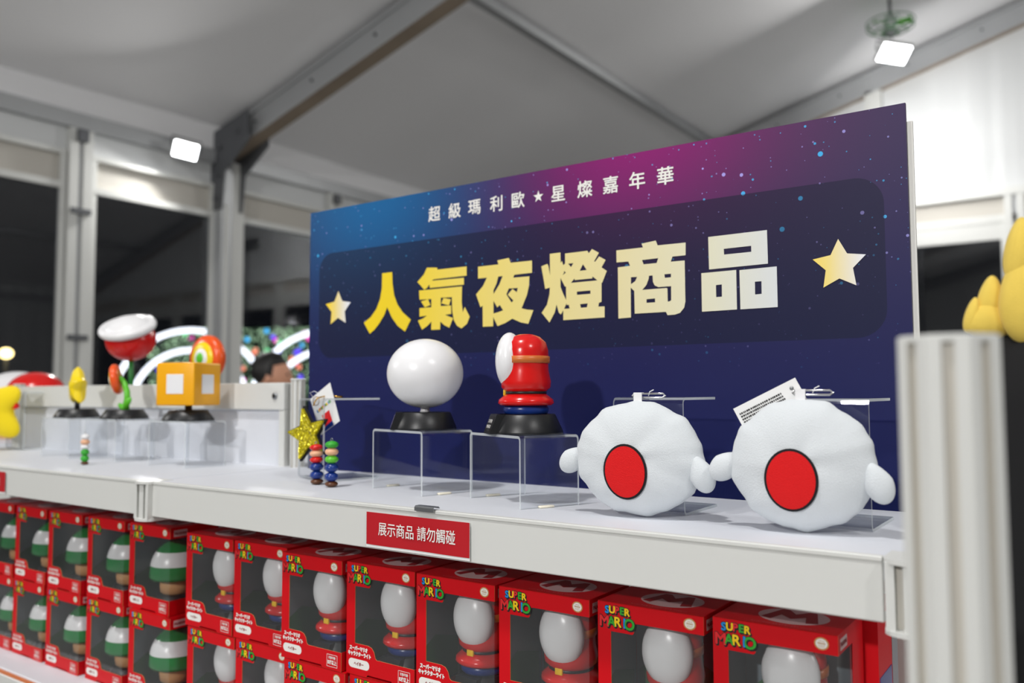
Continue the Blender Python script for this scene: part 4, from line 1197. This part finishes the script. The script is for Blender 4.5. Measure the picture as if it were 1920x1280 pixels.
# ================================================================== white plush cushions
def plush(label, x, y, rz, cx, cz, rx, rz_, seed, tagged):
    t = thing('plush_cushion', label, 'plush cushion', (x, y, 0.0002), rz, 'white plush cushions')
    R_ = random.Random(seed)
    ph = [R_.uniform(0, 6.28) for _ in range(6)]
    NU, NV = 96, 14
    vs, fs = [], []
    def edge(a):
        return 1 + 0.013 * math.sin(9 * a + ph[0]) + 0.009 * math.sin(14 * a + ph[1]) + 0.006 * math.sin(23 * a + ph[2])
    th = 0.0235
    for side in (-1, 1):
        for j in range(NV + 1):
            q = math.sin(PI / 2 * j / NV)                     # 0 centre .. 1 rim
            for i in range(NU):
                a = 2 * PI * i / NU
                e = 1 + (edge(a) - 1) * q ** 2
                pk = (abs(math.sin(4.5 * a + ph[0] / 2)) * 0.10 + abs(math.sin(7 * a + ph[3])) * 0.05) * q ** 3
                d = th * math.sqrt(max(0, 1 - q ** 2.6)) * (1 - pk * 0.8)
                d += 0.0008 * math.sin(5 * a + 4 * q + ph[4]) * q * (1 - q) * 4
                vs.append((rx * q * e * math.cos(a), side * d, rz_ * q * e * math.sin(a)))
    per = (NV + 1) * NU
    for s in (0, 1):
        for j in range(NV):
            for i in range(NU):
                i2 = (i + 1) % NU
                f_ = (s * per + j * NU + i, s * per + j * NU + i2, s * per + (j + 1) * NU + i2, s * per + (j + 1) * NU + i)
                fs.append(f_ if s == 0 else tuple(reversed(f_)))
    C0 = Vector((cx, 0, cz))
    MB().add([Vector(p) + C0 for p in vs], fs, 0, True).build('cushion', ['plush_white'], t)
    # small rounded side flaps
    for sx, dz, rot, L_ in ((-1, -0.004, 48, 0.0165), (1, -0.013, -22, 0.0180)):
        fl = MB()
        fl.ell((0, 0, 0), (0.0120, 0.0085, L_), 0, 24, 16, Matrix.Translation((cx + sx * rx * (1.10 if sx < 0 else 1.0), 0.002 if sx < 0 else -0.008, cz + dz)) @ Matrix.Rotation(math.radians(rot), 4, 'Y'),
               lambda d: Vector((d.x * (1 - 0.35 * max(0, d.z)), d.y, d.z)))
        fl.build('side_flap', ['plush_white'], t)
    # plain oval patch on the front, following the bulge
    def bulge(px_, pz_):
        q = min(0.98, math.hypot(px_ / rx, pz_ / rz_))
        return -th * math.sqrt(max(0, 1 - q ** 2.6))
    def patch(nm, ox, oz, a, b, lift, mt):
        vv, ff = [], []
        for j in range(7):
            for i in range(40):
                an = 2 * PI * i / 40
                px_, pz_ = ox + a * j / 6 * math.cos(an), oz + b * j / 6 * math.sin(an)
                vv.append((cx + px_, bulge(px_, pz_) - lift, cz + pz_))
        for j in range(6):
            for i in range(40):
                i2 = (i + 1) % 40
                ff.append((j * 40 + i, j * 40 + i2, (j + 1) * 40 + i2, (j + 1) * 40 + i))
        MB().add(vv, ff, 0, True).build(nm, [mt], t)
    patch('patch_border', -0.006, -0.012, 0.0225, 0.0270, 0.0014, 'felt_black')
    patch('red_patch', -0.006, -0.012, 0.0203, 0.0248, 0.0022, 'felt_red')
    # ribbon loop and clip at the top
    top = cz + rz_ - 0.002
    MB().box(cx - 0.0042, cx + 0.0042, -0.0008, 0.0004, top - 0.006, top + 0.0105).build('ribbon_loop', ['ribbon'], t)
    MB().box(cx - 0.0042, cx + 0.0042, 0.0004, 0.0070, top + 0.0095, top + 0.0105).build('ribbon_fold', ['ribbon'], t)
    cl = MB()
    zc = top + 0.0072
    cl.tube([(cx - 0.007, 0.004, zc), (cx - 0.006, 0.006, zc + 0.0022), (cx + 0.024, 0.006, zc + 0.0022), (cx + 0.0265, 0.005, zc), (cx + 0.024, 0.004, zc - 0.0018), (cx - 0.005, 0.004, zc - 0.0018)], 0.0011, 8, 0, True)
    cl.build('clip', ['chrome'], t)
    MB().tube([(cx + 0.010, 0.003, zc), (cx + 0.012, 0.001, zc + 0.004), (cx + 0.016, 0.001, zc + 0.0060)], 0.0005, 6).build('tag_loop', ['ribbon'], t)
    if tagged:
        T_ = Matrix.Translation((cx - 0.0255, 0.0085, cz + rz_ - 0.0100)) @ Matrix.Rotation(math.radians(-27), 4, 'Y') @ Matrix.Rotation(PI / 2, 4, 'X')
        MB().prism([(-0.031, -0.022), (0.031, -0.022), (0.031, 0.0165), (-0.031, 0.0165)], -0.0003, 0.0003, 0, None, T_).build('paper_tag', ['paper'], t)
        ln = MB()
        for r_ in range(7):
            xx = -0.028
            while xx < -0.006 + (0.02 if r_ < 5 else 0.0):
                w_ = R_.uniform(0.0010, 0.0018)
                ln.prism([(xx, 0.0085 - r_ * 0.0028), (xx + w_, 0.0085 - r_ * 0.0028), (xx + w_, 0.0102 - r_ * 0.0028), (xx, 0.0102 - r_ * 0.0028)], 0.0004, 0.0005, 0, None, T_)
                xx += w_ + R_.uniform(0.0002, 0.0007)
        ln.lathe([(0.0018, 0.0004), (0.0018, 0.0006)], 14, 1, T_ @ Matrix.Translation((0.024, 0.0095, 0)))
        ln.build('tag_print', ['print_black', 'steel'], t)
    return t
plush('left white round plush cushion with a red oval patch', 0.7105, 0.0810, math.radians(8), 0.0, 0.0575, 0.0650, 0.0560, 3, False)
plush('right white round plush cushion with a red oval patch and paper tag', 0.8700, 0.0790, math.radians(8), 0.0, 0.0588, 0.0615, 0.0573, 11, True)

# ================================================================== yellow plush pieces at both sides
def star_plush(nm, label, loc, rot, R, mt, cat='plush'):
    t = thing(nm, label, cat, loc)
    t.rotation_euler = rot
    mb = MB()
    def f(d):
        a = math.atan2(d.z, d.x)
        k = 0.66 + 0.34 * (0.5 + 0.5 * math.cos(5 * (a - PI / 2))) ** 1.1
        rr = math.hypot(d.x, d.z)
        return Vector((d.x * (1 + (k - 1) * rr), d.y * (0.7 + 0.3 * (1 - rr)), d.z * (1 + (k - 1) * rr)))
    # pole along y so that the five arms are smooth
    vs, fs = [], []
    NU, NV = 80, 24
    for j in range(NV + 1):
        th = PI * j / NV
        for i in range(NU):
            a = 2 * PI * i / NU
            d = f(Vector((math.sin(th) * math.cos(a), -math.cos(th), math.sin(th) * math.sin(a))))
            vs.append((R * d.x, R * 0.34 * d.y, R * d.z))
    for j in range(NV):
        for i in range(NU):
            i2 = (i + 1) % NU
            fs.append((j * NU + i, j * NU + i2, (j + 1) * NU + i2, (j + 1) * NU + i))
    mb.add(vs, fs, 0, True)
    mb.build('cushion', [mt], t)
    return t
t = star_plush('star_plush', 'bright yellow star plush cut off by the left edge of the photo', (-0.9000, 0.1650, 0.0845), (0, math.radians(-18), math.radians(32)), 0.084, 'plush_yellow')
MB().box(0.055, 0.066, -0.005, 0.005, -0.012, 0.002).build('red_label', ['felt_red'], t)
c_stand('clear acrylic stand behind the yellow star plush', -0.9300, 0.2150, 0.0, 0.08, 0.04, 0.128)
MB_ = None
# right side: yellow plush caps on a black cloth covered stand
t = thing('cloth_stand', 'black cloth covered stand at the right edge', 'display stand', (1.02, 1.12, FL))
mb = MB()
mb.lathe([(0.17, 0), (0.165, 0.6), (0.15, 1.1), (0.13, 1.40), (0.108, 1.515), (0.07, 1.535), (0.001, 1.538)], 40)
mb.build('cover', ['black_cloth'], t)
def lobes(label, loc, rz, parts):
    t = thing('yellow_plush', label, 'plush toy', loc, rz, 'pale yellow plush toys')
    for nm, c, r, ry in parts:
        mb = MB()
        mb.ell((0, 0, 0), r, 0, 28, 18, Matrix.Translation(c) @ Matrix.Rotation(math.radians(ry), 4, 'Y'), lambda d: Vector((d.x * (1 - 0.28 * d.z), d.y, d.z)))
        mb.build(nm, ['plush_pale_yellow'], t)
lobes('pale yellow plush toy with rounded lobes, the lower one by the black stand', (0.925, 1.035, 0.225), math.radians(25), [
    ('body', (0.0, 0, 0.022), (0.036, 0.024, 0.034), 0), ('lobe', (0.006, 0, 0.062), (0.021, 0.018, 0.042), 6), ('lobe', (-0.026, 0, 0.032), (0.012, 0.014, 0.034), 12)])
lobes('pale yellow plush toy with rounded lobes, the tall one cut off by the right edge', (0.992, 1.035, 0.20), math.radians(25), [
    ('body', (0.0, 0, 0.08), (0.052, 0.034, 0.082), -8), ('lobe', (-0.014, 0, 0.165), (0.026, 0.024, 0.062), 4), ('lobe', (0.03, 0, 0.02), (0.04, 0.03, 0.07), -28)])
t = thing('right_cabinet', 'white cabinet with a dark bag at the lower right edge', 'cabinet', (1.30, 0.66, FL))
MB().rbox(-0.2, 0.2, -0.14, 0.14, 0, 1.02, 0.004).build('body', ['white_metal'], t)
MB().rbox(-0.205, 0.205, -0.145, 0.145, 1.02, 1.04, 0.003).build('top', ['white_board'], t)
t = thing('folded_cloth', 'crumpled black cloth bundle lying on the white cabinet at the right', 'cloth', (1.27, 0.66, FL + 1.0402))
mb = MB()
mb.ell((0, 0, 0.075), (0.15, 0.11, 0.078), 0, 40, 24, None, lambda d: d * (1 + 0.07 * math.sin(d.x * 7 + d.z * 5) * math.sin(d.y * 6 + 1)))
mb.build('bundle', ['black_cloth'], t)

# ================================================================== boxed lamps
BXW, BXD, BXH = 0.1055, 0.0820, 0.1273
WIN = [(0.13, 0.28), (0.33, 0.28), (0.385, 0.268), (0.42, 0.235), (0.44, 0.185), (0.46, 0.172), (1.0, 0.172), (1.0, 0.872), (0.385, 0.872), (0.365, 0.862), (0.36, 0.83), (0.355, 0.80), (0.34, 0.79), (0.13, 0.79)]
WIN = [(x * BXW, z * BXH) for x, z in WIN]
SIDE_Z0, SIDE_Z1, SIDE_Y = 0.172 * BXH, 0.872 * BXH, 0.046

def carton_mesh():
    mb = MB()
    e = 0.0006
    # outside skin: back, left, bottom, top, and the two strips of the right side
    def panel(x0, x1, y0, y1, z0, z1, m=0): mb.box(x0, x1, y0, y1, z0, z1, m)
    panel(0, BXW, BXD - e, BXD, 0, BXH)
    panel(0, e, e, BXD - e, 0, BXH)
    panel(e, BXW - e, e, BXD - e, 0, e)
    panel(0, BXW, 0, BXD - e, BXH - e, BXH)
    panel(BXW - e, BXW, SIDE_Y, BXD - e, e, BXH - e)
    panel(BXW - e, BXW, e, SIDE_Y, e, SIDE_Z0)
    panel(BXW - e, BXW, e, SIDE_Y, SIDE_Z1, BXH - e)
    return mb.mesh('carton', ['carton_red'])
def front_mesh():
    e = 0.0006
    outer = [(0, 0), (BXW * 0.30, 0), (BXW * 0.33, 0.0035), (BXW * 0.67, 0.0035), (BXW * 0.70, 0), (BXW, 0), (BXW, WIN[6][1])] + WIN[5::-1] + WIN[:-len(WIN):-1] if False else None
    ring_ = [(0, 0), (BXW * 0.30, 0), (BXW * 0.325, 0.003), (BXW * 0.675, 0.003), (BXW * 0.70, 0), (BXW, 0), (BXW, WIN[6][1])]
    # walk the window edge clockwise from its lower right corner to the upper right one
    ring_ += [WIN[i] for i in (5, 4, 3, 2, 1, 0, 13, 12, 11, 10, 9, 8)]
    ring_ += [(BXW, WIN[7][1]), (BXW, BXH), (0, BXH)]
    mb = MB()
    T = Matrix(((1, 0, 0, 0), (0, 0, -1, e), (0, 1, 0, 0), (0, 0, 0, 1)))
    mb.prism(ring_, 0, e, 0, 1, T)
    return mb.mesh('front_panel', ['carton_red', 'carton_edge'])
def film_mesh():
    mb = MB()
    mb.add([(BXW * 0.12, 0.0009, 0.165 * BXH), (BXW - 0.0009, 0.0009, 0.165 * BXH), (BXW - 0.0009, SIDE_Y + 0.004, 0.165 * BXH),
            (BXW * 0.12, 0.0009, 0.88 * BXH), (BXW - 0.0009, 0.0009, 0.88 * BXH), (BXW - 0.0009, SIDE_Y + 0.004, 0.88 * BXH)], [(0, 1, 4, 3), (1, 2, 5, 4)])
    return mb.mesh('window_film', ['film'])
def logo_mesh():
    mb = MB()
    rows = [('SUPER', (0, 1, 2, 3, 1), 0.0092, 0.0060, 0.0053, 0.0052), ('MARIO', (2, 3, 1, 0, 3), 0.0125, -0.0048, 0.0068, 0.0056)]
    for body, cols_, size, yy, step, _ in rows:
        x = -step * (len(body) - 1) / 2
        for i, (ch, c) in enumerate(zip(body, cols_)):
            dy = 0.0008 * math.cos((i - 2) * 0.7)
            st = step
            sz = size * (1.12 if ch in 'MO' and body == 'MARIO' else 1.0)
            put_text(mb, ch, sz, x + 0.0009, yy + dy - 0.0010, 0.00095, 4, 0.00008, n=8)
            put_text(mb, ch, sz, x, yy + dy, 0.00095, 4, 0.00016, n=8)
            put_text(mb, ch, sz, x, yy + dy, 0.00045, c, 0.00032, n=6)
            x += st * (0.72 if ch == 'I' else 1.0) * (1.0 if not (body == 'MARIO' and i == 0) else 1.12)
    return mb.mesh('logo', ['print_blue', 'print_yellow', 'print_redl', 'print_green', 'print_black'])
def seal_mesh():
    mb = MB()
    n_ = 28
    mb.add([((0.0054 if k % 2 else 0.0062) * math.cos(k * PI / n_), (0.0047 if k % 2 else 0.0054) * math.sin(k * PI / n_), 0.0001) for k in range(2 * n_)], [tuple(range(2 * n_))], 0)
    mb.add([(0.0047 * math.cos(k * PI / 14), 0.0040 * math.sin(k * PI / 14), 0.00018) for k in range(28)], [tuple(range(28))], 1)
    put_text(mb, 'Official', 0.0016, 0, 0.0021, 0, 2, 0.00026)
    put_text(mb, 'Nintendo', 0.0019, 0, 0.0004, 0.00008, 2, 0.00027, width=0.0062)
    put_text(mb, 'Licensed', 0.0016, 0, -0.0012, 0, 2, 0.00026)
    put_text(mb, 'Product', 0.0015, 0, -0.0025, 0, 2, 0.00026)
    return mb.mesh('licence_seal', ['print_gold', 'print_white', 'print_gold'])
def title_mesh():
    mb = MB()
    put_text(mb, 'スーパーマリオ', 0.0055, -0.0015, 0.0032, 0.00042, 0, 0.0003, width=0.0285)
    put_text(mb, 'キャラクターライト', 0.0055, 0, -0.0030, 0.00042, 0, 0.0003, width=0.0360)
    return mb.mesh('title_lettering', ['print_white'])
def pill_mesh(name):
    mb = MB()
    pts = []
    for cx_, a0 in ((0.0115, -PI / 2), (-0.0115, PI / 2)):
        pts += [(cx_ + 0.0052 * math.cos(a0 + k * PI / 10), 0.0052 * math.sin(a0 + k * PI / 10)) for k in range(11)]
    mb.add([(x, y, 0.0001) for x, y in pts], [tuple(range(len(pts)))], 0)
    put_text(mb, name, 0.0048, 0, 0, 0.00022, 1, 0.0003, width=0.0150)
    return mb.mesh('name_pill', ['print_white', 'print_dkred'])
def age_mesh():
    mb = MB()
    for x0, x1, y0, y1 in ((-0.0088, 0.0088, 0.0066, 0.0071), (-0.0088, 0.0088, -0.0071, -0.0066), (-0.0088, -0.0083, -0.0071, 0.0071), (0.0083, 0.0088, -0.0071, 0.0071)):
        mb.add([(x0, y0, 0.0002), (x1, y0, 0.0002), (x1, y1, 0.0002), (x0, y1, 0.0002)], [(0, 1, 2, 3)])
    put_text(mb, '対象年齢', 0.0036, 0, 0.0036, 0.0001, 0, 0.0003, width=0.0118)
    put_text(mb, '8才以上', 0.0056, 0, -0.0018, 0.0003, 0, 0.0003, width=0.0145)
    return mb.mesh('age_mark', ['print_white'])
def emblem_mesh():
    mb = MB()
    mb.add([(0.030 * math.cos(k * PI / 24), 0.0262 * math.sin(k * PI / 24), 0.0001) for k in range(48)], [tuple(range(48))], 0)
    mp = [(-0.0245, -0.0135), (-0.0150, -0.0175), (-0.0105, 0.0005), (0.0, -0.0095), (0.0105, 0.0005), (0.0150, -0.0175), (0.0245, -0.0135), (0.0150, 0.0195), (0.0085, 0.0190), (0.0, 0.0070), (-0.0085, 0.0190), (-0.0150, 0.0195)]
    mb.add([(x, y, 0.0003) for x, y in mp], [tuple(range(12))], 1)
    return mb.mesh('top_emblem', ['print_shaded_white', 'print_dkred'])
def topline_mesh():
    mb = MB()
    put_text(mb, 'スーパーマリオ キャラクターライト（ヘイホー）', 0.0026, 0, 0, 0, 0, 0.0002, width=0.055)
    return mb.mesh('top_lettering', ['print_shaded_white'])
def side_mesh():
    mb = MB()
    mb.add([(0, 0, 0), (0.022, 0, 0), (0.022, 0.0095, 0), (0, 0.0095, 0)], [(0, 1, 2, 3)], 0)
    put_text(mb, 'PALADONE', 0.0048, 0.011, 0.0047, 0.0002, 1, 0.0002, width=0.019)
    return mb.mesh('maker_label', ['print_shaded_white', 'print_dkred'])
def backdrop_mesh(kind):
    mb = MB()
    mb.box(0.001, BXW - 0.002, SIDE_Y + 0.031, SIDE_Y + 0.0315, 0.001, BXH - 0.002, 0)
    mb.box(0.0009, 0.0013, 0.003, SIDE_Y + 0.03, 0.001, BXH - 0.002, 0)
    mb.add([(0.004, SIDE_Y + 0.0305, 0.004), (0.101, SIDE_Y + 0.0305, 0.004), (0.101, SIDE_Y + 0.0305, 0.045), (0.07, SIDE_Y + 0.0305, 0.062), (0.04, SIDE_Y + 0.0305, 0.050), (0.02, SIDE_Y + 0.0305, 0.058), (0.004, SIDE_Y + 0.0305, 0.044)], [tuple(range(7))], 1)
    mb.add([(0.0016, 0.006, 0.004), (0.0016, 0.006, 0.042), (0.0016, 0.03, 0.055), (0.0016, 0.07, 0.045), (0.0016, 0.07, 0.004)], [tuple(range(5))], 1)
    return mb.mesh('backdrop_card', ['backdrop_slate', 'backdrop_green'])
M['backdrop_slate'] = mat('backdrop_slate', (120, 132, 140), 0.6)
M['backdrop_green'] = mat('backdrop_green', (52, 104, 56), 0.6)
ME = dict(carton=carton_mesh(), front=front_mesh(), film=film_mesh(), logo=logo_mesh(), seal=seal_mesh(), title=title_mesh(), age=age_mesh(), emblem=emblem_mesh(), topl=topline_mesh(), side=side_mesh(), back=backdrop_mesh(0),
          pill_a=pill_mesh('ヘイホー'), pill_b=pill_mesh('1UPキノコ'))
def make_box(kind, label):
    t = thing('window_box', label, 'box', (0, 0, 0))
    link('carton', ME['carton'], t)
    fp = link('front_panel', ME['front'], t)
    link('window_film', ME['film'], t)
    link('backdrop_card', ME['back'], t)
    link('logo', ME['logo'], fp, (0.0205, -0.00005, 0.1140), UPR)
    link('licence_seal', ME['seal'], fp, (BXW - 0.0130, -0.00005, 0.1190), UPR)
    link('title_lettering', ME['title'], fp, (0.0215, -0.00005, 0.0270), UPR)
    link('name_pill', ME['pill_a' if kind == 'oval' else 'pill_b'], fp, (0.0205, -0.00005, 0.0130), UPR)
    link('age_mark', ME['age'], fp, (BXW - 0.0150, -0.00005, 0.0105), UPR)
    link('top_emblem', ME['emblem'], t, (BXW * 0.56, 0.038, BXH + 0.00005))
    if kind == 'oval': link('top_lettering', ME['topl'], t, (BXW * 0.56, 0.0065, BXH + 0.00005))
    link('maker_label', ME['side'], t, (BXW + 0.0001, 0.006, SIDE_Z1 + 0.0025), (PI / 2, 0, PI / 2))
    return t
def make_inner(kind, label):
    if kind == 'oval':
        t = thing('boxed_oval_lamp', label, 'lamp')
        lamp_base(t, 0.034, 0.027, 0.0225, True, None, 'black', 0, 0.0)
        oval_lamp_parts(t, 0.95, 0.0226, 0, 1)
    else:
        t = thing('boxed_dome_lamp', label, 'lamp')
        lamp_base(t, 0.034, 0.028, 0.0200, False)
        MB().lathe([(0.018, 0.0195), (0.0225, 0.023), (0.0238, 0.032), (0.0225, 0.043), (0.02, 0.046)], 32).build('stalk', ['tan_plastic'], t)
        pr = [(0.022, 0.0425), (0.0365, 0.0430), (0.0388, 0.0475), (0.0380, 0.056)]
        for a in range(1, 9):
            pr.append((0.0372 * math.cos(a * PI / 18) + 0.0008, 0.056 + 0.0440 * math.sin(a * PI / 18)))
        pr.append((0.001, 0.1002))
        ms = [0, 0, 0, 0, 1, 1, 1] + [0] * (len(pr) - 8)
        MB().lathe(pr, 40, ms).build('dome', ['green_plastic', 'lamp_white'], t)
    return t
ordn = ['first', 'second', 'third', 'fourth', 'fifth', 'sixth', 'seventh', 'eighth']
proto = {}
def place(kind, x, y, z, rz, blabel, llabel, bgroup, lgroup):
    if kind not in proto:
        b, l = make_box(kind, blabel), make_inner(kind, llabel)
        proto[kind] = (b, l)
    else:
        b, l = copy_tree(proto[kind][0]), copy_tree(proto[kind][1])
    tag(b, blabel, 'box', bgroup)
    tag(l, llabel, 'lamp', lgroup)
    b.location, b.rotation_euler = (x, y, z), (0, 0, rz)
    R = Matrix.Rotation(rz, 3, 'Z')
    off = R @ Vector((BXW * 0.56, 0.043 if kind == 'oval' else 0.042, 0.0010))
    l.location = Vector((x, y, z)) + off
    l.rotation_euler = (0, 0, rz)
Z1, Z2 = LOW + 0.0002, LOW + 0.0002 + BXH + 0.0004
XS_R = [(0.021, 0.042, -0.01), (0.1290, 0.042, 0.0), (0.2480, 0.024, 0.0), (0.3580, 0.028, 0.0), (0.4690, 0.025, 0.0), (0.5780, 0.028, 0.0), (0.6900, 0.033, 0.0), (0.8010, 0.040, 0.0)]
for i, (x, y, rz) in enumerate(XS_R):
    k = 'last at the right' if i == 7 else ordn[i] + ' from the left'
    place('oval', x, y, Z2, rz, 'red window box, upper row under the long shelf, ' + k,
          'red lamp with white oval front inside the upper red box, ' + k, 'red boxes under the long shelf', 'boxed red lamps with white ovals')
for i, (x, y, rz) in enumerate(XS_R):
    k = 'last at the right' if i == 7 else ordn[i] + ' from the left'
    if i > 4: continue
    place('oval', x + 0.006, y, Z1, rz, 'red window box, lower row under the long shelf, ' + k,
          'red lamp with white oval front inside the lower red box, ' + k, 'red boxes under the long shelf', 'boxed red lamps with white ovals')
XS_L = [(-0.610, 0.045, 0.0), (-0.4930, 0.045, 0.0), (-0.3765, 0.045, 0.0), (-0.2560, 0.048, 0.0), (-0.1380, 0.050, 0.0)]
for i, (x, y, rz) in enumerate(XS_L):
    k = ordn[i] + ' from the left'
    place('dome', x, y, Z2, rz, 'red box with green dome lamp, upper row at the left, ' + k,
          'green and white dome lamp inside the upper red box, ' + k, 'red boxes at the left', 'boxed green dome lamps')
for i, (x, y, rz) in enumerate(XS_L):
    k = ordn[i] + ' from the left'
    place('dome', x + (0.004, -0.002, 0.0, 0.002, 0.010)[i], y - (0, 0, 0, 0, 0.004)[i], Z1, rz, 'red box with green dome lamp, lower row at the left, ' + k,
          'green and white dome lamp inside the lower red box, ' + k, 'red boxes at the left', 'boxed green dome lamps')
# boxes in the second row, seen past the right end
for z, k in ((Z2, 'upper'), (Z1, 'lower')):
    t = thing('closed_box', 'red and blue printed box behind the %s box at the right end' % k, 'box', (0.806, 0.130, z), 0, 'boxes in the second row')
    MB().box(0, BXW + 0.006, 0, BXD, 0, BXH).build('carton', ['carton_red'], t)
    MB().box(BXW + 0.0060, BXW + 0.0064, 0.004, BXD - 0.03, 0.004, BXH * 0.55).build('blue_print', ['blue_plastic'], t)
    MB().box(BXW + 0.0060, BXW + 0.0064, BXD - 0.026, BXD - 0.002, 0.004, BXH - 0.004).build('grey_print', ['carton_grey'], t)
